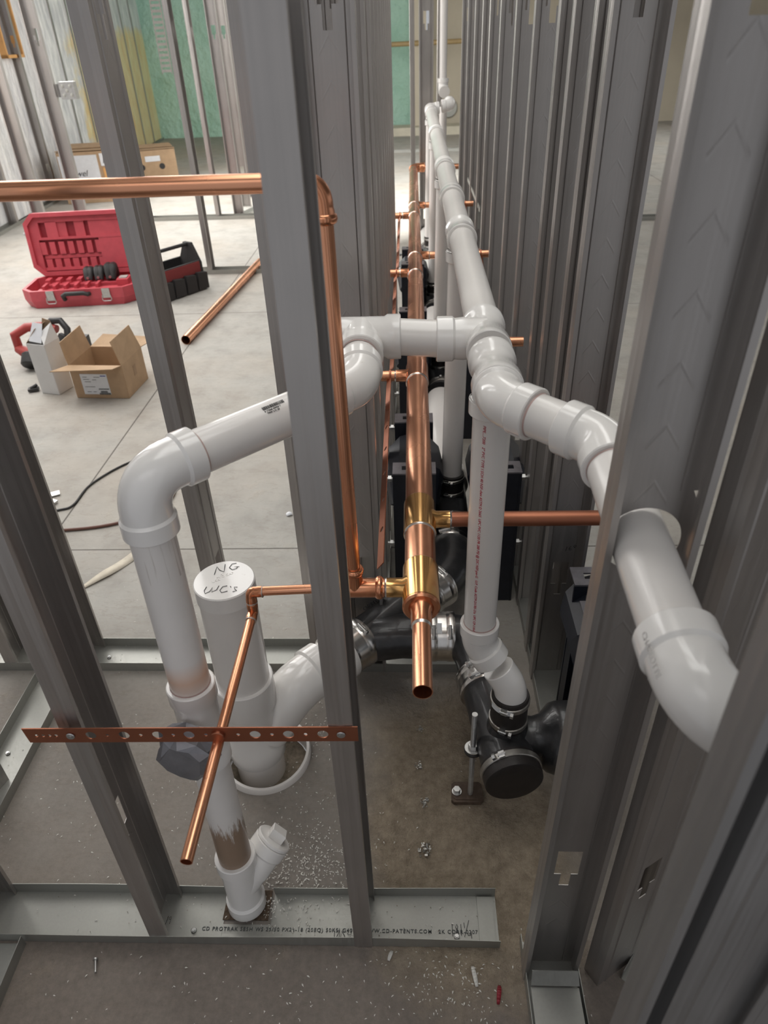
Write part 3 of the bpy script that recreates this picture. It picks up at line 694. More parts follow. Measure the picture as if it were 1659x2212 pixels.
# ------------------------------------------------------------------ capped waste pipe (4 inch)
R4, H4 = 0.0572, 0.0655
cpb = Vector((-.383, 1.045, 0))
waste = thing('capped_waste_pipe', 'tall capped white pipe marked NG WCs standing in a floor sleeve with a side wye', 'pipe', tuple(cpb))
pipe('pipe', cpb + Vector((0, 0, .235)), cpb + Vector((.004, 0, .545)), R4, M['pvc'], waste)
cap = build('cap', MB().sweep([(cpb + Vector((.004, 0, .517)), .0605), (cpb + Vector((.004, 0, .551)), .0605), (cpb + Vector((.004, 0, .5535)), .0585)], 48), M['pvcfit'], waste)
O = cpb + Vector((-.040, -.006, .5545)); ux = Vector((.96, .16, 0)); uy = Vector((-.16, .96, 0))
strokes('marker_writing', [[(1.2, 2.6), (1.35, 3.6), (1.5, 4.6), (2.0, 3.6), (2.7, 3.1), (2.75, 4.3), (2.8, 5.0)], [(4.6, 5.0), (3.9, 4.9), (3.5, 4.0), (4.0, 3.4), (4.7, 3.6), (4.8, 4.0), (4.3, 4.1), (5.1, 4.0)],
         [(.2, -.2), (-.1, -1.1), (.1, -1.8), (.8, -1.4), (1.1, -.5), (1.1, -1.6), (1.8, -1.2), (2.1, -.3)], [(3.4, -.5), (2.7, -.6), (2.3, -1.4), (2.6, -2.0), (3.5, -1.8)], [(3.9, -.7), (4.0, -1.0)], [(5.0, -1.1), (4.5, -1.0), (4.6, -1.5), (4.9, -1.9), (4.3, -2.1)]], O + Vector((.012, -.014, 0)), ux, uy, .0125, .0008, M['ink'], cap)
for k, s in enumerate(['4"', 'PVC CAP', 'USA']):
    text('moulded_text', s, .009, cpb + Vector((-.005 - .006 * k, .012 - .011 * k, .5533)), (.8, .45, 0), (-.45, .8, 0), M['pvcfit'], cap, depth=.0008)
mb = MB(); mb.sweep([(cpb + Vector((0, 0, .275)), H4 - .002), (cpb + Vector((0, 0, .273)), H4), (cpb + Vector((0, 0, .20)), H4), (cpb + Vector((0, 0, .19)), R4 + .004), (cpb + Vector((0, 0, .085)), R4 + .003), (cpb + Vector((0, 0, .078)), H4), (cpb + Vector((0, 0, .026)), H4), (cpb + Vector((0, 0, .022)), H4 - .003)], 44)
wv = Vector((.52, .40, .72)).normalized(); g0 = cpb + Vector((0, 0, .055)); g1 = cpb + Vector((.098, .050, .188)); hd = Vector((.707, .707, .0)).normalized()
pts = [g0 + (g1 - g0) * .25] + arc(g0 + (g1 - g0) * .7, g1, g1 + hd * .045, 8)
mb.sweep([(p, R4 + .002) for p in pts] + [(g1 + hd * .048, H4), (g1 + hd * .085, H4), (g1 + hd * .087, H4 - .002)], 40)
build('wye', mb, M['pvcfit'], waste)
gE = g1 + hd * .165
pipe('pipe', g1 + hd * .06, gE, R4, M['pvc'], waste)
build('hub', MB().sweep([(g1 + hd * .112, H4 - .002), (g1 + hd * .114, H4 - .001), (g1 + hd * .150, H4 - .001), (g1 + hd * .152, H4 - .002)], 40), M['pvcfit'], waste)
pipe('foot', cpb + Vector((0, 0, -.085)), cpb + Vector((0, 0, .03)), R4, M['pvc'], waste)
sl = thing('floor_sleeve', 'round white sleeve ring set in the slab around the capped pipe', 'sleeve', (-.365, 1.045, 0))
ring = MB(); n = 56
for k in range(n):
    a, b = 2 * PI * k / n, 2 * PI * (k + 1) / n
    def q(t, r, z): return Vector((-.365 + r * math.cos(t), 1.045 + r * math.sin(t), z + .004 * math.sin(t * 2 + 1)))
    for (r0, z0, r1, z1) in ((.107, -.001, .106, .016), (.106, .016, .104, .019), (.104, .019, .0975, .018), (.0975, .018, .0965, -.08)):
        ring.quad(q(a, r0, z0), q(b, r0, z0), q(b, r1, z1), q(a, r1, z1))
build('ring', ring, M['pvc'], sl, merge=True)
mb = MB(); n = 26
for k in range(n):
    a, b = 2 * PI * k / n, 2 * PI * (k + 1) / n
    mb.quad(Vector((-.365, 1.045, -.045)), Vector((-.365 + .05 * math.cos(a), 1.045 + .05 * math.sin(a), -.052)), Vector((-.365 + .05 * math.cos(b), 1.045 + .05 * math.sin(b), -.052)), Vector((-.365, 1.045, -.045)))
    mb.quad(Vector((-.365 + .05 * math.cos(a), 1.045 + .05 * math.sin(a), -.052)), Vector((-.365 + .096 * math.cos(a), 1.045 + .096 * math.sin(a), -.045)), Vector((-.365 + .096 * math.cos(b), 1.045 + .096 * math.sin(b), -.045)), Vector((-.365 + .05 * math.cos(b), 1.045 + .05 * math.sin(b), -.052)))
mb.f = [f for f in mb.f]
fill = build('earth_fill', mb, M['dirt_grey'], sl); fill['kind'] = 'stuff'

# ------------------------------------------------------------------ black cast-iron drain
RI = 0.0556
iron = thing('cast_iron_drain', 'black cast iron drain on the slab with steel clamps, closed end toward the camera', 'pipe', (.15, 1.0, 0))
def band(a, b, r=.0605, nm='hubless_coupling', parent=None, bolt=True, tagm=None):
    a, b = Vector(a), Vector(b); d = (b - a).normalized(); Ln = (b - a).length; n = 3 if Ln > .05 else 1
    R = [(a, r - .003)]
    for k in range(n):
        s0 = a + d * (Ln * (k + .02) / n); s1 = a + d * (Ln * (k + .98) / n)
        e_ = min(.003, Ln * .1); R += [(s0, r), (s0 + d * e_, r + (.0014 if k != 1 else 0)), (s1 - d * e_, r + (.0014 if k != 1 else 0)), (s1, r)]
    R += [(b, r - .003)]
    o = build(nm, MB().sweep(R, 44), M['band'] if n == 3 else M['clampband'], parent or iron)
    if bolt:
        up = (Vector((-.25, -.55, .8))); up = (up - d * up.dot(d)).normalized(); sd = d.cross(up)
        for s in ((.2, .8) if n == 3 else (.5,)):
            g_ = 1.0 if n == 3 else .6; c = a + d * Ln * s + up * (r + .004 * g_)
            build('clamp_screw', MB().cyl(c - sd * .014 * g_, c + sd * .014 * g_, .0045 * g_, 10).box(c - up * .003, (.012, .014, .008), Matrix((sd, d, up)).transposed()).cyl(c + sd * .014, c + sd * .020, .0065, 6), M['steel'], o)
    return o
zc = .19; hdv = Vector((.707, .707, 0))
b0 = Vector((-.375 + .20 * .72, 1.04 + .20 * .69, .188)); b0 = gE
wA = b0 + hd * .012
rn = Vector((.085, 1.467, zc + .008))
rd = (rn - wA).normalized()
jn = wA + rd * .075
mb = MB(); mb.sweep([(wA - rd * .01, RI), (rn - rd * .075, RI)], 40)
# lateral leg to the right, swept out of the run
br = Vector((.010, 1.256, zc))
mb.sweep([(wA + rd * .03, RI - .012), (wA + rd * .055 + Vector((.02, -.01, 0)), RI), (Vector((-.04, 1.258, zc)), RI), (br, RI), (br + Vector((.02, 0, 0)), RI)], 40)
w1 = build('wye', mb, M['iron'], iron)
text('moulded_text', 'CHARLOTTE', .013, jn + Vector((-.045, -.005, .0535)) + rd * .03, rd, Vector((-.5, .4, .6)), M['iron'], w1, depth=.0012)
band(gE - hd * .035, gE + hd * .05, .0610)
band(rn - rd * .095, rn - rd * .025)
band(br + Vector((.018, 0, 0)), br + Vector((.083, 0, 0)))
lb = build('label', MB().box(br + Vector((.044, -.028, .054)), (.012, .0008, .026), Matrix.Rotation(math.radians(-62), 3, 'X')), M['label'], iron, False)
build('label', MB().box(br + Vector((.044, -.050, .032)), (.022, .0008, .006), Matrix.Rotation(math.radians(-30), 3, 'X')), M['orange'], iron, False)['label'] = 'orange torque mark'
ce = Vector((.148, 1.256, zc)); be = Vector((.152, 1.125, zc)); bf = Vector((.190, .872, zc - .008))
bdv = (bf - be).normalized()
mb = MB().sweep([(p, RI) for p in arc(br + Vector((.07, 0, 0)), ce, be - bdv * .0, 12)] + [(be + bdv * .02, RI)], 40)
build('bend', mb, M['iron'], iron)
band(be - bdv * .005, be + bdv * .05, .0625)
# barrel with vertical inlet and side arm
mb = MB().sweep([(be + bdv * .02, RI), (bf - bdv * .0, RI + .001)], 44)
vi = Vector((k2.x, k2.y, zc))
mb.sweep([(vi, .045), (vi + Vector((0, 0, .046)), .042), (vi + Vector((0, 0, .062)), .033), (vi + Vector((0, 0, .085)), .032)], 36)
mb.sweep([(Vector((.19, .955, zc)), .05), (Vector((.225, .955, zc + .002)), .046), (Vector((.245, .955, zc + .004)), .042), (Vector((.256, .955, zc + .006)), .046), (Vector((.262, .955, zc + .004)), .058), (Vector((.274, .955, zc + .002)), .071), (Vector((.290, .955, zc)), .076), (Vector((.315, .955, zc)), .077), (Vector((.395, .955, zc)), .077), (Vector((.41, .955, zc)), .07)], 40)
build('barrel', mb, M['iron'], iron)
cb_ = build('test_cap', MB().sweep([(bf - bdv * .022, .0605), (bf + bdv * .012, .0605), (bf + bdv * .018, .0595), (bf + bdv * .020, .056), (bf + bdv * .0202, .03)], 48), M['rubber'], iron)
band(bf - bdv * .016, bf - bdv * .001, .0622, 'hose_clamp', iron)
# rubber coupling on the inlet
z0 = .242
build('rubber_coupling', MB().sweep([(Vector((k2.x, k2.y, z0)), .0365), (Vector((k2.x, k2.y, z0 + .003)), .0375), (Vector((k2.x, k2.y, z0 + .088)), .0375), (Vector((k2.x, k2.y, z0 + .091)), .036), (Vector((k2.x, k2.y, z0 + .091)), .0305)], 40), M['rubber'], iron)
band((k2.x, k2.y, z0 + .010), (k2.x, k2.y, z0 + .022), .0384, 'hose_clamp', iron)
band((k2.x, k2.y, z0 + .069), (k2.x, k2.y, z0 + .081), .0384, 'hose_clamp', iron)
lm_ = MB()
for q_ in range(10):
    a_, b_ = math.radians(200 + q_ * 7), math.radians(207 + q_ * 7)
    lm_.quad(*[Vector((k2.x + .0403 * math.cos(t_), k2.y + .0403 * math.sin(t_), z0 + z_)) for t_, z_ in ((a_, .068), (b_, .068), (b_, .082), (a_, .082))])
build('label', lm_, M['label'], iron)
# line on down the chase: bend, coupling, PVC length, further couplings and inlets
g = Vector((.098, 1.60, zc + .012)); 
mb = MB().sweep([(p, RI) for p in arc(rn - rd * .04, rn + rd * .04, g, 12)] + [(g + Vector((0, .03, 0)), RI)], 40); build('bend', mb, M['iron'], iron)
band(g - Vector((0, .01, 0)), g + Vector((0, .06, 0)), .0612)
build('label', MB().box(g + Vector((-.012, .02, .063)), (.026, .012, .0008)), M['label'], iron, False)
for k, y in enumerate(riserY[1:]):
    a = Vector((.105, y - .17 if k else g.y + .05, zc + .012)); b = Vector((.105, y + .12, zc + .012)); c = Vector((.110, y, zc + .012))
    mb = MB().sweep([(a, RI), (b, RI)], 36); mb.sweep([(c, .044), (c + Vector((0, 0, .05)), .040), (c + Vector((0, 0, .066)), .033)], 30)
    build('tee', mb, M['iron'], iron)
    for s in (-1, 1): band(c + Vector((0, s * .135 - .02, 0)), c + Vector((0, s * .135 + .02, 0)), .0605)
    build('rubber_coupling', MB().sweep([(c + Vector((0, 0, .048)), .0375), (c + Vector((0, 0, .118)), .0375), (c + Vector((0, 0, .120)), .031)], 32), M['rubber'], iron)
    band(c + Vector((0, 0, .100)), c + Vector((0, 0, .111)), .0384, 'hose_clamp', iron)
    band(c + Vector((0, 0, .054)), c + Vector((0, 0, .065)), .0384, 'hose_clamp', iron)
    ny = (riserY + [5.6])[k + 2]
    pv = build('drain_pipe', MB().sweep([(Vector((.104, y + .12, zc + .012)), H4), (Vector((.104, y + .19, zc + .012)), H4), (Vector((.104, y + .195, zc + .012)), R4), (Vector((.104, ny - .22, zc + .012)), R4)], 36), M['pvc'], iron)
    pv['label'] = 'white plastic length of the drain'
# threaded support beside the barrel
sup = thing('pipe_support', 'threaded rod support with a foot plate bolted to the slab beside the black barrel', 'support', (.108, .943, 0))
pp = [(.073, .925), (.079, .919), (.138, .919), (.145, .926), (.143, .964), (.137, .970), (.082, .970), (.075, .964)]
build('foot_plate', MB().prism(pp, .0005, .011, lambda u, v, t: Vector((u, v, t))).prism([(u * .86 + .0152, v * .8 + .189) for u, v in pp], .011, .013, lambda u, v, t: Vector((u, v, t))), simple('rusty_plate', (0.14, 0.10, 0.075), 0.6, 0.4, 0.4, 60, .3), sup)
c = Vector((.086, .943, .013)); build('anchor_bolt', MB().cyl(c, c + Vector((0, 0, .003)), .011, 20).cyl(c + Vector((0, 0, .003)), c + Vector((0, 0, .012)), .008, 6), M['steel'], sup)
rc = Vector((.116, .940, .012)); mb = MB(); R = []
for k in range(160):
    z = k * .0017; R.append((rc + Vector((0, 0, z)), .0060 if k % 2 else .0053))
build('threaded_rod', mb.sweep(R, 14), M['steel'], sup)
lug = rc + Vector((0, 0, .152)); mb = MB().cyl(lug, lug + Vector((0, 0, .008)), .019, 24, .001); mb.box(lug + Vector((.024, .002, .004)), (.04, .022, .012))
build('lug', mb, M['iron'], sup)
build('washer', MB().cyl(lug + Vector((0, 0, .009)), lug + Vector((0, 0, .0115)), .0175, 24), M['steel'], sup)
build('nut', MB().cyl(lug + Vector((0, 0, .0115)), lug + Vector((0, 0, .0215)), .0105, 6, .001), M['steel'], sup)
build('nut', MB().cyl(lug + Vector((0, 0, -.011)), lug + Vector((0, 0, -.001)), .0105, 6, .001), M['steel'], sup)

# ------------------------------------------------------------------ copper water line
rc2, rf2 = .0270, .0300; rc1, rf1 = .0143, .0163
def ux_(y): return Vector((.007, y, .680))
cu = thing('copper_water_line', 'copper water main down the middle of the chase with its tees, stub ends and left riser', 'pipe', (.007, .9, 0))
lefts = [.872, 1.728, 2.685, 3.685]; rights = [1.065, 1.956, 2.93, 3.93]
cuts = sorted([(y, -1) for y in lefts] + [(y, 1) for y in rights])
prev = None
for (y, s) in cuts:
    c = ux_(y); mt = M['brass'] if y < 1.2 else M['copper_fit']
    mb = MB().sweep([(c - Vector((0, .048, 0)), rf2 - .001), (c - Vector((0, .047, 0)), rf2), (c + Vector((0, .047, 0)), rf2), (c + Vector((0, .048, 0)), rf2 - .001)], 40)
    mb.sweep([(c, rf1 + .004), (c + Vector((s * .024, 0, 0)), rf1 + .004), (c + Vector((s * .031, 0, 0)), rf1), (c + Vector((s * .056, 0, 0)), rf1)], 30)
    tj = build('tee', mb, mt, cu)
    for e in (-1, 1): build('solder_ring', MB().sweep([(c + Vector((0, e * .0475, 0)), rc2), (c + Vector((0, e * .0482, 0)), rf2 - .0006), (c + Vector((0, e * .0505, 0)), rc2 + .0012), (c + Vector((0, e * .0515, 0)), rc2)], 36), M['solderring'], tj)
    build('solder_ring', MB().sweep([(c + Vector((s * .0555, 0, 0)), rc1), (c + Vector((s * .056, 0, 0)), rf1 - .0002), (c + Vector((s * .0585, 0, 0)), rc1 + .0008), (c + Vector((s * .0595, 0, 0)), rc1)], 26), M['solderring'], tj)
    if prev is not None: pipe('pipe', ux_(prev + .045), ux_(y - .045), rc2, M['copper'], cu)
    prev = y
pipe('pipe', ux_(prev + .045), ux_(5.12), rc2, M['copper'], cu)
build('elbow', elbow_mb(ux_(5.16), (0, -1, 0), (1, 0, 0), rc2 + .0012, rf2, .075, .022), M['copper_fit'], cu)
pipe('pipe', ux_(5.16) + Vector((.06, 0, 0)), ux_(5.16) + Vector((.30, 0, 0)), .0175, M['copper'], cu)
# reducing end and stub toward the camera
c = ux_(.824)
build('reducer', MB().sweep([(c + Vector((0, .004, 0)), rf2), (c - Vector((0, .001, 0)), rf2), (c - Vector((0, .004, 0)), rf2 - .003), (c - Vector((0, .004, 0)), rc1 + .006), (c - Vector((0, .018, 0)), rf1), (c - Vector((0, .042, 0)), rf1), (c - Vector((0, .043, 0)), rf1 - .001)], 40), M['copper_fit'], cu)
build('solder_ring', MB().sweep([(c - Vector((0, .043, 0)), rf1 - .0002), (c - Vector((0, .047, 0)), rc1 + .0006), (c - Vector((0, .048, 0)), rc1)], 30), M['solderring'], cu)
st = build('stub_pipe', MB().cyl(c - Vector((0, .035, 0)), (.007, .652, .680), rc1, 36, open1=.1, wall=.0012), M['copper'], cu)
# right hand branches
for k, y in enumerate(rights):
    x1 = .43 if k == 0 else .315
    pipe('branch_pipe', ux_(y) + Vector((.05, 0, 0)), Vector((x1, y, .68)), rc1, M['copper_dull'] if k == 0 else M['copper'], cu)
for k, y in enumerate(lefts[1:]):
    pipe('branch_pipe', ux_(y) + Vector((-.05, 0, 0)), Vector((-.088, y, .68)), rc1, M['copper'], cu)
pipe('branch_pipe', (.12, 5.2, .68), (.31, 5.2, .68), .011, M['copper'], cu)
# left branch: pressed tee, riser, half inch line
c = ux_(lefts[0]); rx = -.101; ry_ = lefts[0]
def press(mb, p, d, r):      # crimped bead of a press fitting
    p, d = Vector(p), Vector(d).normalized()
    return mb.sweep([(p - d * .006, r), (p - d * .004, r + .0024), (p, r + .0034), (p + d * .004, r + .0024), (p + d * .006, r)], 28)
pipe('branch_pipe', c + Vector((-.05, 0, 0)), (rx + .03, ry_, .68), rc1, M['copper'], cu)
tc_ = Vector((rx, ry_, .68))
mb = MB().sweep([(tc_ + Vector((.048, 0, 0)), rf1), (tc_ + Vector((-.02, 0, 0)), rf1), (tc_ + Vector((-.032, 0, 0)), .0105), (tc_ + Vector((-.044, 0, 0)), .0098)], 30)
press(mb, tc_ + Vector((.040, 0, 0)), (1, 0, 0), rf1)
mb.sweep([(tc_, rf1), (tc_ + Vector((0, 0, .018)), .0135), (tc_ + Vector((0, 0, .044)), .0128)], 28); press(mb, tc_ + Vector((0, 0, .036)), (0, 0, 1), .0128)
build('press_tee', mb, M['copper_fit'], cu)
top = Vector((rx - .004, ry_, 1.292))
pipe('riser', tc_ + Vector((0, 0, .03)), top - Vector((0, 0, .03)), .0111, M['copper'], cu)
mb = elbow_mb(top, (0, 0, -1), (-1, 0, 0), .0124, .0135, .046, .014); press(mb, top - Vector((0, 0, .040)), (0, 0, 1), .0132); press(mb, top - Vector((.040, 0, 0)), (1, 0, 0), .0132)
build('press_elbow', mb, M['copper_fit'], cu)
pipe('pipe', top - Vector((.03, 0, 0)), top - Vector((.95, 0, .0)), .0111, M['copper'], cu)
rh2 = .0079; hx = Vector((-.276, ry_, .672))
pipe('small_pipe', tc_ + Vector((-.035, 0, 0)), hx + Vector((.012, 0, .001)), rh2, M['copper'], cu)
dnv = Vector((-.02, -.10, -1)).normalized(); h2 = hx + dnv * .042; he = Vector((-.285, .452, .602)); dh = (he - h2).normalized()
build('elbow', elbow_mb(hx, (1, 0, .03), dnv, .0088, .0095, .021, .008), M['copper_fit'], cu)
build('elbow', elbow_mb(h2, -dnv, dh, .0088, .0095, .020, .009), M['copper_fit'], cu)
build('solder_ring', MB().cyl(hx + dnv * .019, hx + dnv * .0225, .0099, 20, .0008).cyl(hx + Vector((.019, 0, 0)), hx + Vector((.0215, 0, 0)), .0099, 20, .0008).cyl(h2 + dh * .019, h2 + dh * .0215, .0099, 20, .0008), M['solderring'], cu)
build('stub_pipe', MB().cyl(h2 + dh * .015, he, rh2, 28, open1=.06, wall=.001), M['copper'], cu)

# ------------------------------------------------------------------ copper straps
def strap(name, a, b, wdt, label, holes, screws=(), up=Vector((0, 0, 1)), cut=0.005, group=None):
    """flat perforated bar from a to b; up = direction of its width"""
    a, b = Vector(a), Vector(b); d = (b - a).normalized(); Ln = (b - a).length; nrm = d.cross(up).normalized()
    root = thing(name, label, 'strap', tuple((a + b) / 2), group)
    bm = bmesh.new(); h = wdt / 2
    hs = sorted(holes); mb = MB()
    def P(u, v, t): return a + d * u + up * v + nrm * t
    xs = 0.0
    for q_, (hc, hr) in enumerate(hs + [(None, None)]):
        if hc is not None:
            bw_ = h
            if q_ > 0: bw_ = min(bw_, (hc - hs[q_ - 1][0]) / 2)
            if q_ < len(hs) - 1: bw_ = min(bw_, (hs[q_ + 1][0] - hc) / 2)
            bw_ = min(max(bw_, hr + .0008), hc)
        s1 = Ln if hc is None else hc - bw_
        e0 = cut if xs == 0 else 0
        if s1 > xs + 1e-5: mb.prism([(xs - e0, -h), (s1, -h), (s1, h), (xs - e0 * 1.7, h)], -.0008, .0008, P)
        if hc is None: break
        n = 24
        for k in range(n):
            a0, a1 = 2 * PI * (k + .5) / n, 2 * PI * (k + 1.5) / n
            def sq(t):
                q = min(bw_ / max(abs(math.cos(t)), 1e-6), h / max(abs(math.sin(t)), 1e-6)); return (hc + q * math.cos(t), q * math.sin(t))
            ci = lambda t: (hc + hr * math.cos(t), hr * math.sin(t))
            mb.prism([ci(a0), sq(a0), sq(a1), ci(a1)], -.0008, .0008, P)
        for sx_ in (-1, 1):
            for sy_ in (-1, 1):
                m_ = math.atan2(h, bw_)
                kk = int((m_ / (2 * PI) * n) - .5); t0, t1 = 2 * PI * (kk + .5) / n, 2 * PI * (kk + 1.5) / n
                p0 = sq(t0); p1 = sq(t1); c0 = (hc + bw_, h)
                pts_ = [(hc + sx_ * (p[0] - hc), sy_ * p[1]) for p in (p0, c0, p1)]
                mb.prism(pts_, -.0008, .0008, P)
        xs = hc + bw_
    build('bar', mb, M['copper_dull'], root, False)
    for s in screws:
        c = P(s, 0, .0008 if nrm.y < 0 or True else 0); nn = nrm if nrm.y < 0 else -nrm
        c = P(s, 0, 0) + nn * .0008
        build('screw', MB().cyl(c, c + nn * .0025, .0062, 20, .001).cyl(c + nn * .0025, c + nn * .0035, .003, 6), M['steel'], root)
    return root
hol = []; x = 0.075
big = [.122, .165, .212, .258, .350, .398, .446]; small = [.024, .038, .052, .066, .100, .145, .189, .236, .282, .326, .374, .422, .458]
strap('copper_strap', (-.550, .6195, .625), (-.083, .6195, .632), .030, 'perforated copper strap screwed across the two near studs, holding the thin copper pipe',
      [(b_, .0078) for b_ in (.088, .136, .184, .229, .323, .370, .418)] + [(s_, .0027) for s_ in (.009, .0185, .028, .0375)] + [(s_, .0028) for s_ in (.112, .160, .2065, .253, .299, .3465, .394)], screws=(.059, .4435))
build('clamp_ring', MB().cyl(Vector((-.2795, .6205, .629)) - dh * .004, Vector((-.2795, .6205, .629)) + dh * .006, .0098, 24, .001), M['copper_dull'], bpy.data.objects['copper_strap'])
sl_ = [(0.95, 1.765), (1.80, 2.72), (2.78, 3.72)]
for k, (y0, y1) in enumerate(sl_):
    strap('copper_strap', (-.0625, y0, .668), (-.068, y1, .675), .021, 'copper strap edge-on along the left of the chase, %s from the camera' % words[k], [(q, .006) for q in (.1, .2, .3, .4, .5)], up=Vector((.55, 0, .83)), group='straps on the left of the chase')
for k, (y0, y1) in enumerate([(1.62, 1.99), (2.48, 2.965), (3.5, 3.97)]):
    strap('copper_strap', (.268, y0, .60), (.2735, y1, .685), .021, 'copper strap bent down along the right of the chase, %s from the camera' % words[k], [(q, .006) for q in (.1, .2, .3)], up=Vector((-.6, 0, .8)), group='straps on the right of the chase')

for y_, x_ in [(y, -.064) for y in lefts[1:]] + [(y, .272) for y in rights[1:]]:
    build('clamp_ring', MB().cyl((x_ - .003, y_, .68), (x_ + .003, y_, .68), rc1 + .004, 24, .001), M['copper_dull'], cu)

# ------------------------------------------------------------------ toilet carriers in the chase
def carrier(xa, xb, y0, y1, label, group, zt=.45):
    root = thing('toilet_carrier', label, 'carrier', ((xa + xb) / 2, (y0 + y1) / 2, 0), group)
    for (ya, yb) in ((y0, y0 + .06), (y1 - .06, y1)):
        build('side_plate', MB().box(((xa + xb) / 2, ya + .004, zt / 2), (xb - xa, .006, zt)).box((xa + .004 if xa < 0 else xb - .004, (ya + yb) / 2, zt / 2), (.006, .06, zt)), M['carrier'], root, False)
        mb = MB(); cx = (xa + xb) / 2; cy = (ya + yb) / 2; w2 = (xb - xa)
        mb.box((cx, ya + .010, zt + .002), (w2, .020, .004)).box((cx, yb - .010, zt + .002), (w2, .020, .004)).box((xa + .0125, cy, zt + .002), (.025, .02, .004)).box((xb - .01, cy, zt + .002), (.02, .02, .004))
        build('top_flange', mb, M['carrier_top'], root, False)
    cx = (xa + xb) / 2; cy = (y0 + y1) / 2
    build('outlet', MB().sweep([(Vector((cx, cy - .10, .30)), .07), (Vector((cx, cy - .05, .36)), .085), (Vector((cx, cy + .05, .36)), .085), (Vector((cx, cy + .10, .30)), .07)], 12).box((cx, cy, .2), (xb - xa, y1 - y0 - .13, .3)), M['carrier'], root, False)
    sx = xa if xa < 0 else xb; sg = -1 if xa < 0 else 1
    for (yy, zz) in ((y0 + .03, .42), (y0 + .03, .20), (y1 - .03, .42)):
        c = Vector((sx, yy, zz)); dirn = Vector((sg, 0, 0))
        build('bolt', MB().cyl(c, c + dirn * .02, .005, 10).cyl(c + dirn * .004, c + dirn * .013, .010, 6), M['steel'], root)
names = ['nearest', 'middle', 'farthest']
for k, y in enumerate((1.60, 2.62, 3.65)):
    carrier(-.062, .055, y, y + .36, '%s black toilet carrier on the left of the chase floor' % names[k], 'left toilet carriers')
    carrier(.185, .285, y, y + .36, '%s black toilet carrier on the right of the chase floor' % names[k], 'right toilet carriers')
carrier(.335, .47, 1.03, 1.20, 'black toilet carrier behind the corner stud, beside the black bulging fitting', None, .45)
# grey bridging channel along the right wall
tag(build('bridging_channel', MB().box((.309, 3.86, .742), (.004, .83, .018)).box((.33, 3.5, .70), (.05, .003, .10)), M['track'], None, False), 'pale bridging channel fixed along the right studs behind the vent', 'channel')

# ------------------------------------------------------------------ junction box
jb = thing('junction_box', 'square pale steel junction box with round knockouts on a stud at left', 'electrical box', (-2.395, 5.615, 1.12))
build('box_body', MB().box((-2.395, 5.615, 1.175), (.105, .055, .105)), M['steel'], jb, False)
for (dx, dz) in ((-.027, .027), (.027, .027), (0, 0), (-.027, -.027), (.027, -.027)):
    c = Vector((-2.395 + dx, 5.587, 1.175 + dz)); build('knockout', MB().sweep([(c, .013), (c - Vector((0, .0015, 0)), .0125), (c - Vector((0, .0015, 0)), .009), (c - Vector((0, .0003, 0)), .0085)], 18), M['track'], jb)
build('mounting_arm', MB().box((-2.46, 5.63, 1.175), (.07, .004, .08)), M['steel'], jb, False)

# ------------------------------------------------------------------ red tool case
def rotm(deg, o):
    R = Matrix.Rotation(math.radians(deg), 3, 'Z'); o = Vector(o); return lambda x, y, z: o + R @ Vector((x, y, z)), R
F, R = rotm(6, (-2.21, 4.52, 0))
case = thing('tool_case', 'open red plastic tool case with its lid standing up', 'case', (-2.21, 4.52, 0))
W, D, Hh = .74, .40, .115
def octo(x0, x1, y0, y1, c): return [(x0 + c, y0), (x1 - c, y0), (x1, y0 + c), (x1, y1 - c), (x1 - c, y1), (x0 + c, y1), (x0, y1 - c), (x0, y0 + c)]
mb = MB()
out = octo(-W / 2, W / 2, 0, D, .07); inn = octo(-W / 2 + .02, W / 2 - .02, .02, D - .02, .062); fr = lambda u, v, t: F(u, v, t)
for k in range(8):
    l = (k + 1) % 8
    mb.quad(F(out[k][0] * .95, out[k][1] * .95 + .01, 0.002), F(out[l][0] * .95, out[l][1] * .95 + .01, 0.002), F(*out[l], .05), F(*out[k], .05))
    mb.quad(F(*out[k], .05), F(*out[l], .05), F(*out[l], Hh), F(*out[k], Hh))
    mb.quad(F(*out[k], Hh), F(*out[l], Hh), F(*inn[l], Hh), F(*inn[k], Hh))
    mb.quad(F(*inn[k], Hh), F(*inn[l], Hh), F(*inn[l], .05), F(*inn[k], .05))
i = len(mb.v); mb.v += [F(*p, .05) for p in inn]; mb.f.append(tuple(range(i, i + 8)))
i = len(mb.v); mb.v += [F(p[0] * .95, p[1] * .95 + .01, .002) for p in out]; mb.f.append(tuple(range(i, i + 8)))
build('base_shell', mb, M['red'], case, False)
mb = MB(); mb.box(F(-.02, .22, .075), (.50, .06, .05), R).box(F(-.02, .12, .068), (.56, .10, .03), R)
for k in range(6): mb.box(F(-.25 + k * .07, .25, .10), (.030, .07, .05), R)
for k in range(6): mb.box(F(-.25 + k * .07, .16, .09), (.018, .09, .045), R)
build('moulded_tray', mb, M['red'], case, False)
tl = math.radians(7)
def LF(u, v, t): return F(u, D - .01 + v * math.sin(tl) - t * math.cos(tl), Hh + v * math.cos(tl) + t * math.sin(tl))
LHt = .40; mb = MB()
lo = octo(-W / 2, W / 2, 0, LHt, .06); li = octo(-W / 2 + .025, W / 2 - .025, .025, LHt - .025, .05)
mb.prism(lo, -.035, -.02, LF)
for k in range(8):
    l = (k + 1) % 8
    mb.quad(LF(*lo[k], -.02), LF(*lo[l], -.02), LF(*lo[l], .04), LF(*lo[k], .04)); mb.quad(LF(*lo[k], .04), LF(*lo[l], .04), LF(*li[l], .04), LF(*li[k], .04)); mb.quad(LF(*li[k], .04), LF(*li[l], .04), LF(*li[l], .018), LF(*li[k], .018))
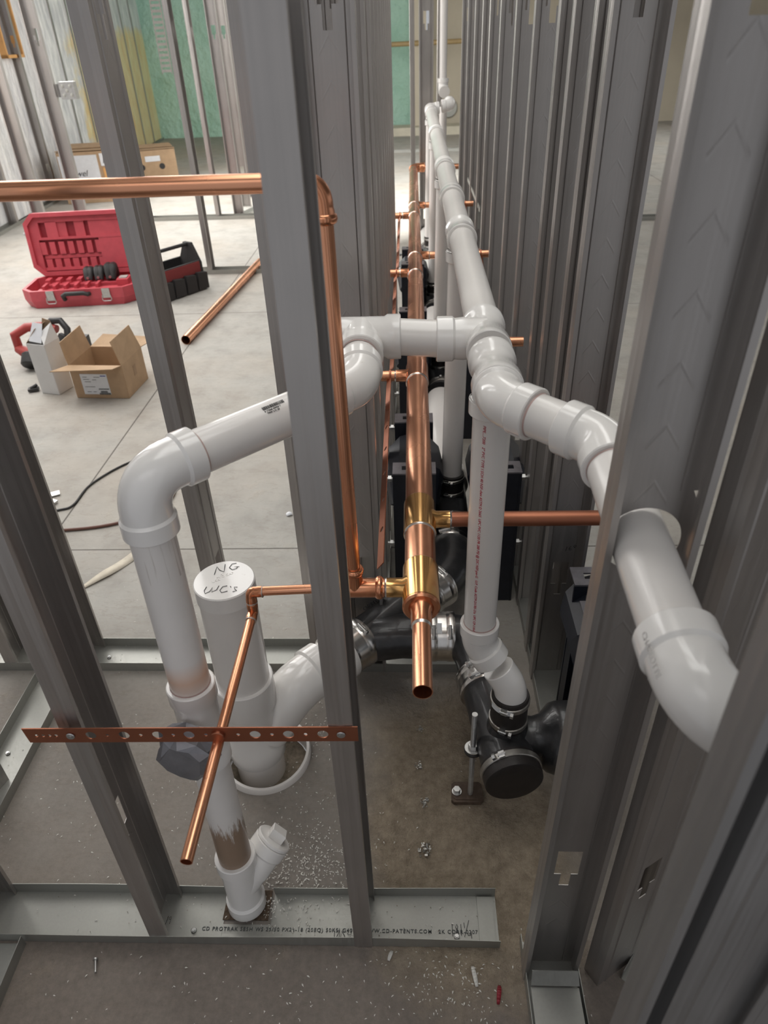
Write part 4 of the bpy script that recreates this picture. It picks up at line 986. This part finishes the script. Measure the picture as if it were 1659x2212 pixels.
# recessed face built from raised pads around sockets
def pad(u0, v0, u1, v1, t=.018): mb.prism([(u0, v0), (u1, v0), (u1, v1), (u0, v1)], -.02, t, LF)
pad(-.345, .34, .345, .375); pad(-.345, .03, -.30, .34); pad(-.30, .23, .345, .245); pad(-.30, .245, -.28, .34); pad(-.235, .245, -.16, .345); pad(-.16, .245, -.10, .345, .008); pad(-.045, .245, .02, .345, .010); pad(.05, .245, .345, .345, .012)
pad(.10, .03, .345, .24, .016); pad(-.30, .03, .10, .05, .014)
for k in range(7): pad(-.30 + k * .062, .135, -.262 + k * .062, .215, .014)
for k in range(7): pad(-.285 + k * .060, .05, -.245 + k * .060, .105, .012)
pad(-.29, .108, .10, .130, .004)
build('lid', mb, M['red'], case, False)
build('lid_recess', MB().prism([(-.34, .03), (.34, .03), (.34, .37), (-.34, .37)], -.019, -.008, LF), M['darkred'], case, False)
for sx in (-.17, .19):
    lt = build('latch', MB().box(F(sx, -.008, .085), (.05, .012, .06), R), M['steel'], case, False)
    build('wire_bail', MB().sweep([(F(sx + x_, -.018, z_), .003) for x_, z_ in ((-.026, .075), (-.030, .045), (-.022, .036), (.022, .036), (.030, .045), (.026, .075))], 8), M['steel'], lt)
build('handle', MB().sweep([(F(x_, y_, z_), .014) for x_, y_, z_ in ((-.085, -.004, .055), (-.085, -.026, .085), (-.06, -.032, .098), (.05, -.032, .098), (.075, -.024, .088), (.08, -.004, .085))], 12), M['blackp'], case)
random.seed(11)
for k, (x_, s_) in enumerate(((.025, .050), (.095, .052), (.175, .062))):
    root = thing('press_jaw', '%s black press jaw lying in the red case' % ['left', 'middle', 'right'][k], 'tool', tuple(F(x_, .25, .09)), 'press jaws in the red case')
    mb = MB(); 
    for s in (-1, 1):
        mb.sweep([(F(x_ + s * s_ * .25, .22 + t * .09, .11 + .06 * math.sin(t * 3.1) * s_ / .05), s_ * (.30 + .2 * math.sin(t * 2.9))) for t in (0, .2, .4, .6, .8, 1)], 10)
    build('jaw', mb, M['blackp'], root); build('pin', MB().cyl(F(x_, .20, .13), F(x_, .225, .13), .009, 10), M['steel'], root)
bt = thing('battery_charger', 'small red battery charger with a grey top in the red case', 'charger', tuple(F(.26, .2, .09)))
build('body', MB().box(F(.265, .2, .105), (.075, .11, .04), R), M['red'], bt, False); build('top_pad', MB().box(F(.265, .2, .128), (.05, .06, .006), R), simple('grey_pad', (.4, .38, .36), .6), bt, False)

# ------------------------------------------------------------------ tool bag
G, R = rotm(56, (-1.643, 4.776, 0)); bag = thing('tool_bag', 'black and red open tool bag with a bar handle', 'bag', (-1.643, 4.776, 0))
bw, bd, bh = .36, .21, .20
mb = MB()
for s in (-1, 1): mb.prism([(-bd / 2, 0.004), (bd / 2, 0.004), (bd / 2 * .95, .18), (.035, .30), (-.035, .30), (-bd / 2 * .95, .18)], s * bw / 2 - .012, s * bw / 2 + .012, lambda u, v, t: G(t, u, v))
mb.box(G(0, -bd / 2 + .008, .10), (bw, .014, .19), R).box(G(0, bd / 2 - .008, .10), (bw, .014, .19), R).box(G(0, 0, .012), (bw, bd, .018), R)
build('shell', mb, M['fabric'], bag, False)
build('red_panel', MB().box(G(0, -bd / 2 - .002, .155), (bw * .9, .008, .07), R), M['redfabric'], bag, False)
for k in range(4):
    x_ = -.15 + k * .10; build('pocket', MB().prism([(-.045, .0), (.045, .0), (.04, .11), (-.04, .12)], -.016, .016, lambda u, v, t: G(x_ + u, -bd / 2 - .018 + t * (.6 + v * 4), .008 + v)), M['fabric'], bag, False)
build('handle', MB().cyl(G(-bw / 2, 0, .29), G(bw / 2, 0, .29), .012, 14), M['blackp'], bag)

# ------------------------------------------------------------------ loose copper pipe, boxes, saw
tag(build('copper_pipe', MB().cyl((-1.300, 3.79, .0275), (-1.166, 5.42, .0275), .027, 40, open0=.5, open1=.1, wall=.0016), M['copper']), 'loose length of copper pipe lying on the floor', 'pipe')
Bx, R = rotm(-4, (-1.525, 3.09, 0))
box = thing('cardboard_box', 'open brown cardboard box with upright flaps and a white shipping label', 'box', (-1.525, 3.09, 0))
bw, bd, bh, t = .265, .24, .168, .004
mb = MB().box(Bx(0, 0, bh / 2 + .002), (bw, t, bh), R).box(Bx(0, bd, bh / 2 + .002), (bw, t, bh), R).box(Bx(-bw / 2, bd / 2, bh / 2 + .002), (t, bd, bh), R).box(Bx(bw / 2, bd / 2, bh / 2 + .002), (t, bd, bh), R).box(Bx(0, bd / 2, .005), (bw, bd, t), R)
build('walls', mb, M['card'], box, False)
def flap(nm, pts, n):
    n = Vector(n).normalized() * .0018; mbf = MB(); P = [Vector(p) for p in pts]; mbf.v = [p + n for p in P] + [p - n for p in P]; mbf.f = [(0, 1, 2, 3), (7, 6, 5, 4), (0, 4, 5, 1), (1, 5, 6, 2), (2, 6, 7, 3), (3, 7, 4, 0)]
    return build(nm, mbf, M['card'], box, False)
h = bh + .002
flap('flap', [Bx(-bw / 2, 0, h), Bx(bw / 2, 0, h), Bx(bw / 2 - .01, -.075, h + .012), Bx(-bw / 2 - .05, -.085, h + .002)], (0, 0, 1))
flap('flap', [Bx(-bw / 2, bd, h), Bx(bw / 2, bd, h), Bx(bw / 2 + .05, bd + .11, h + .01), Bx(-bw / 2 + .03, bd + .10, h + .03)], (0, 0, 1))
flap('flap', [Bx(-bw / 2, 0, h), Bx(-bw / 2, bd, h), Bx(-bw / 2 - .02, bd - .01, h + .115), Bx(-bw / 2 - .015, .01, h + .110)], (1, 0, 0))
flap('flap', [Bx(bw / 2, 0, h), Bx(bw / 2, bd, h), Bx(bw / 2 - .02, bd - .03, h + .125), Bx(bw / 2 - .03, .01, h + .115)], (1, 0, 0))
lbl = build('shipping_label', MB().box(Bx(-.02, -.0028, .075), (.135, .001, .105), R), M['label'], box, False)
mb = MB(); random.seed(2)
for (u0, z0, n_, hh) in ((.010, .036, 14, .010), (.004, .050, 20, .006), (.002, .026, 22, .010)):
    for k in range(n_): mb.box(Bx(u0 + k * .0026 - .012, -.0038, z0), (.0014, .0006, hh), R)
for (u, z_, w_) in ((-.075, .112, .02), (-.075, .100, .03), (-.07, .088, .03), (-.075, .062, .05), (-.02, .112, .03), (-.03, .098, .02), (-.07, .036, .02), (-.04, .036, .015)): mb.box(Bx(u + w_ / 2, -.0038, z_), (w_, .0006, .002), R)
build('printed_text', mb, M['black_print'], lbl, False)
build('printed_text', MB().box(Bx(.028, -.0038, .118), (.028, .0006, .004), R), simple('blue_print', (.03, .05, .35), .6), lbl, False)
build('paper_sticker', MB().box(Bx(bw / 2 + .0026, .12, .10), (.001, .03, .05), R), M['card_in'], box, False)
# tall white carton
Wb, R = rotm(-16, (-1.80, 3.20, 0)); wb = thing('white_carton', 'tall white carton with torn open top beside the cardboard box', 'box', (-1.80, 3.20, 0))
mb = MB(); a = .052
mb.box(Wb(0, -a, .13), (2 * a, .003, .256), R).box(Wb(0, a, .13), (2 * a, .003, .256), R).box(Wb(-a, 0, .13), (.003, 2 * a, .256), R).box(Wb(a, 0, .13), (.003, 2 * a, .256), R).box(Wb(0, 0, .004), (2 * a, 2 * a, .003), R)
build('walls', mb, M['whitebox'], wb, False)
mb = MB()
mb.quad(Wb(-a, -a, .258), Wb(-a * .2, -a * .3, .32), Wb(0, a, .335), Wb(-a, a, .258)).quad(Wb(-a, a, .258), Wb(a, a, .258), Wb(a * .5, a * 1.1, .34), Wb(-a * .3, a * 1.1, .35))
build('flap', mb, M['card_in'], wb, False, solid=.002)
build('flap', MB().quad(Wb(a, -a, .258), Wb(a, a, .258), Wb(a * .7, a * .9, .335), Wb(a * .2, -a * .3, .30)), M['whitebox'], wb, False, solid=.002)
build('leaflet', MB().quad(Wb(-a * .7, -a * .9, .27), Wb(a * .6, -a * .8, .262), Wb(a * .4, a * .2, .34), Wb(-a * .6, a * .1, .345)), M['paper'], wb, False, solid=.001)
# red band saw
sw = thing('band_saw', 'red and black cordless band saw lying behind the white carton', 'power tool', (-2.015, 3.516, 0.000))
mb = MB().sweep([(Vector(p), r) for p, r in (((-2.105, 3.566, 0.033), 0.02), ((-2.138, 3.549, 0.082), 0.024), ((-2.138, 3.549, 0.164), 0.0256), ((-2.080, 3.582, 0.193), 0.024), ((-1.982, 3.598, 0.193), 0.024), ((-1.916, 3.582, 0.180), 0.0224))], 12)
mb.sweep([(Vector(p), r) for p, r in (((-2.138, 3.541, 0.090), 0.024), ((-2.064, 3.500, 0.074), 0.036), ((-1.982, 3.484, 0.082), 0.036))], 12)
build('body', mb, M['redmetal'], sw)
build('motor_housing', MB().cyl((-2.047, 3.451, 0.025), (-2.047, 3.500, 0.074), .052, 20, .008).cyl((-1.916, 3.541, 0.082), (-1.875, 3.582, 0.148), .034, 14, .01), M['blackp'], sw)
build('blade_guard', MB().sweep([(Vector(p), .018) for p in ((-1.998, 3.582, 0.180), (-1.941, 3.598, 0.221), (-1.892, 3.598, 0.221), (-1.859, 3.582, 0.180), (-1.859, 3.566, 0.148))], 10), M['blackp'], sw)
build('battery', MB().box((-1.785, 3.549, 0.082), (.065, .08, .13)), M['blackp'], sw, False)
# boxes far left
def crate(o, sx, sy, sz, ang, label, paper=None, txt=None):
    Fx, R = rotm(ang, o); root = thing('cardboard_box', label, 'box', o)
    build('walls', MB().box(Fx(0, sy / 2, sz / 2 + .002), (sx, sy, sz), R), M['card'], root, False)
    for s in (-1, 1): build('flap', MB().box(Fx(0, sy / 2 + s * sy * .245, sz + .012 + .006 * s), (sx * 1.02, sy * .5, .006), R @ Matrix.Rotation(.06 * s, 3, 'X')), M['card'], root, False)
    if paper:
        p = build('paper_sheet', MB().box(Fx(paper[0], -.004, paper[1]), (paper[2], .003, paper[3]), R), M['paper'], root, False)
        if txt: text('handwriting', txt, .085, Fx(paper[0] - paper[2] * .38, -.007, paper[1] - .0), R @ Vector((1, 0, 0)), (0, 0, 1), M['ink'], p, shear=.3)
    return root, Fx, R
r1, Fx, R = crate((-3.40, 8.15, 0), .74, .55, .50, 10, 'large brown box with a taped white sheet, far left behind the red case', (-.16, .27, .40, .40), 'Towel\n23-24')
build('paper_sheet', MB().box(Fx(.17, -.004, .42), (.20, .003, .12), R), M['paper'], r1, False)
text('printed_text', 'MAV', .09, Fx(.09, -.007, .385), R @ Vector((1, 0, 0)), (0, 0, 1), M['ink'], r1, shear=.2)
build('orange_panel', MB().box(Fx(.18, -.005, .20), (.20, .003, .28), R), M['wood'], r1, False)
r2_, Fx, R = crate((-3.22, 9.45, 0), .60, .45, .34, 24, 'smaller brown box with hand holes standing right of the large box')
for x_ in (-.12, .12): build('hand_hole', MB().cyl(Fx(x_, -.002, .16), Fx(x_, .004, .16), .035, 14), M['blackp'], r2_)
build('tape_patch', MB().box(Fx(.02, -.003, .25), (.18, .002, .06), R), M['paper'], r2_, False)

# ------------------------------------------------------------------ cords, strips and debris on the floor
def smooth_path(P, n=8):
    P = [Vector(p) for p in P]; out = []
    for i in range(len(P) - 1):
        p0 = P[max(i - 1, 0)]; p1 = P[i]; p2 = P[i + 1]; p3 = P[min(i + 2, len(P) - 1)]
        for k in range(n):
            t = k / n; out.append(.5 * ((2 * p1) + (-p0 + p2) * t + (2 * p0 - 5 * p1 + 4 * p2 - p3) * t * t + (-p0 + 3 * p1 - 3 * p2 + p3) * t ** 3))
    return out + [P[-1]]
tag(build('power_cord', MB().sweep([(p, .0042) for p in smooth_path([(-1.75, 1.98, .0045), (-1.50, 2.04, .0045), (-1.338, 2.105, .0045), (-1.29, 2.141, .0045), (-1.279, 2.281, .0045), (-1.20, 2.431, .0045), (-1.10, 2.50, .0045), (-1.0, 2.44, .0045)])], 8), M['blackp']), 'black power cord lying on the slab left of the white elbow', 'cord')
tag(build('air_hose', MB().sweep([(p, .0055) for p in smooth_path([(-1.75, 2.02, .006), (-1.5, 1.97, .006), (-1.264, 1.977, .006), (-1.09, 2.012, .006), (-.96, 2.10, .006), (-.925, 2.22, .006), (-.99, 2.33, .006), (-1.10, 2.30, .006)])], 10), M['hosemat']), 'brown hose curling on the slab behind the standpipe', 'hose')
st = MB(); P = smooth_path([(-1.075, 1.655, .002), (-1.03, 1.714, .006), (-.974, 1.797, .002), (-.93, 1.88, .006)], 6)
ns = [Vector((-(P[min(k + 1, len(P) - 1)] - P[max(k - 1, 0)]).y, (P[min(k + 1, len(P) - 1)] - P[max(k - 1, 0)]).x, 0)).normalized() * (.004 + .016 * min(1, k / 8)) for k in range(len(P))]
for k in range(len(P) - 1): st.quad(P[k] - ns[k], P[k] + ns[k], P[k + 1] + ns[k + 1], P[k + 1] - ns[k + 1])
tag(build('paper_strip', st, M['strip'], None, True, solid=.0006, merge=True), 'curled yellowed paper strip on the slab left of the standpipe', 'paper')
def blob(x, y, s, label, i):
    mb = MB(); random.seed(40 + i)
    for k in range(26):
        a = random.uniform(0, 2 * PI); r = random.uniform(0, s); c = Vector((x + r * math.cos(a), y + r * math.sin(a) * 1.3, .002 + random.uniform(0, s * .35)))
        mb.box(c, (random.uniform(.3, 1) * s * .5, random.uniform(.3, 1) * s * .35, s * .18), Matrix.Rotation(random.uniform(0, 3), 3, Vector((random.random(), random.random(), 1)).normalized()))
    tag(build('solder_splash', mb, M['solder'], None, False), label, 'solder', 'solder splashes below the copper stub')
blob(.013, .923, .010, 'bright solder splash on the sand, third below the copper stub', 1)
blob(.005, 1.122, .008, 'bright solder splash nearest under the copper stub', 2)
blob(.001, 1.018, .009, 'bright solder splash on the sand, second below the copper stub', 3)
blob(.012, .812, .014, 'largest bright solder splash close to the near track', 4)
def chip(name, x, y, L_, W_, ang, label, mat, curl=.004):
    R = Matrix.Rotation(ang, 3, 'Z'); mb = MB(); n = 6
    for k in range(n):
        u0, u1 = k / n - .5, (k + 1) / n - .5; z0, z1 = curl * (1 - 4 * u0 * u0) + .002, curl * (1 - 4 * u1 * u1) + .002
        w0, w1 = W_ * (1 - 1.6 * u0 * u0), W_ * (1 - 1.6 * u1 * u1)
        mb.quad(Vector((x, y, 0)) + R @ Vector((u0 * L_, -w0, z0)), Vector((x, y, 0)) + R @ Vector((u0 * L_, w0, z0)), Vector((x, y, 0)) + R @ Vector((u1 * L_, w1, z1)), Vector((x, y, 0)) + R @ Vector((u1 * L_, -w1, z1)))
    return tag(build(name, mb, mat, None, True, solid=.0012), label, 'offcut')
chip('pvc_offcut', -.056, .606, .018, .0035, 1.2, 'pale curled offcut just below the near track under the middle stud', M['shaving'])
chip('pvc_offcut', .099, .574, .034, .004, 1.75, 'long pale curled offcut at lower right on the near slab', M['shaving'])
chip('wire_clip', .140, .545, .030, .004, 1.4, 'dark red curled scrap near the lower right corner track', M['darkred'], .012)
chip('pvc_offcut', -.459, 2.068, .022, .012, .4, 'small white scrap on the slab seen left of the middle stud', M['paper'])
sc = thing('screw', 'lone dark screw lying on the near slab at lower left', 'screw', (-.612, .583, 0))
build('head', MB().cyl((-.614, .590, .005), (-.6135, .587, .005), .005, 14), M['steel'], sc); build('shank', MB().cyl((-.6135, .588, .005), (-.606, .567, .0035), .0022, 10), M['steel'], sc)
tag(build('metal_scrap', MB().box((-1.40, 2.215, .006), (.05, .03, .004), Matrix.Rotation(.5, 3, 'Z')).box((-1.375, 2.16, .008), (.03, .02, .008), Matrix.Rotation(-.4, 3, 'Z')), M['steel'], None, False), 'bent metal scrap beside the black cord at left', 'scrap')
tag(build('black_clip', MB().box((-1.917, 3.185, .012), (.05, .03, .014), Matrix.Rotation(.3, 3, 'Z')).cyl((-1.93, 3.18, .018), (-1.90, 3.20, .03), .008, 8), M['blackp'], None, False), 'small black clip on the floor left of the white carton', 'clip')
tag(build('spirit_level', MB().box((-3.49, 6.66, .012), (.22, .03, .018), Matrix.Rotation(-.12, 3, 'Z')), M['paper'], None, False), 'small white strip tool on the floor near the foil wall', 'tool')
# slot of earth in the near track
tag(build('dirt_patch', MB().box((-.343, .694, .0018), (.090, .058, .002)), M['dirt'], None, False), 'square of brown earth around the foot of the standpipe in the near track', 'dirt')['kind'] = 'stuff'
tag(build('threshold_plate', MB().box((-.95, .45, .004), (.20, .5, .003)), M['track'], None, False), 'pale steel plate on the floor at the lower left frame corner', 'plate') if False else None
# PVC shavings and grit
def scatter(name, spots, mat, label, seed, size):
    random.seed(seed); mb = MB()
    for (cx, cy, sx, sy, n) in spots:
        for k in range(n):
            x_ = random.gauss(cx, sx); y_ = random.gauss(cy, sy); z_ = .0016 if abs(y_ - NY) > .05 else .0026
            if abs(abs(y_ - NY) - .047) < .004: continue
            s = random.uniform(.5, 1.3) * size; a = random.uniform(0, PI); R = Matrix.Rotation(a, 3, 'Z')
            c = Vector((x_, y_, z_)); q = [c + R @ Vector(v) for v in ((-s, -s * .3, 0), (s * .2, -s * .45, s * .5), (s, .0, 0), (s * .1, s * .3, s * .35))]
            mb.quad(*q)
    o = build(name, mb, mat, None, False); o['kind'] = 'stuff'; return tag(o, label, 'debris')
scatter('pvc_shavings', [(-.25, .77, .07, .05, 620), (-.22, .86, .10, .08, 130), (-.30, .69, .03, .02, 90), (-.5, .85, .22, .15, 180), (-.15, .52, .25, .06, 150), (.04, .56, .06, .05, 150), (-.75, .95, .12, .15, 70), (-.26, 1.12, .05, .05, 90), (-.6, 1.5, .3, .15, 60)], M['shaving'], 'white plastic shavings strewn over the slab and the near track', 21, .0028)
scatter('grit', [(.05, .95, .10, .15, 420), (-.4, 1.0, .3, .3, 300), (-.3, .5, .4, .12, 260), (-.9, 1.9, .6, .35, 240)], M['dirt_grey'], 'brown grit scattered over the slab', 22, .0016)
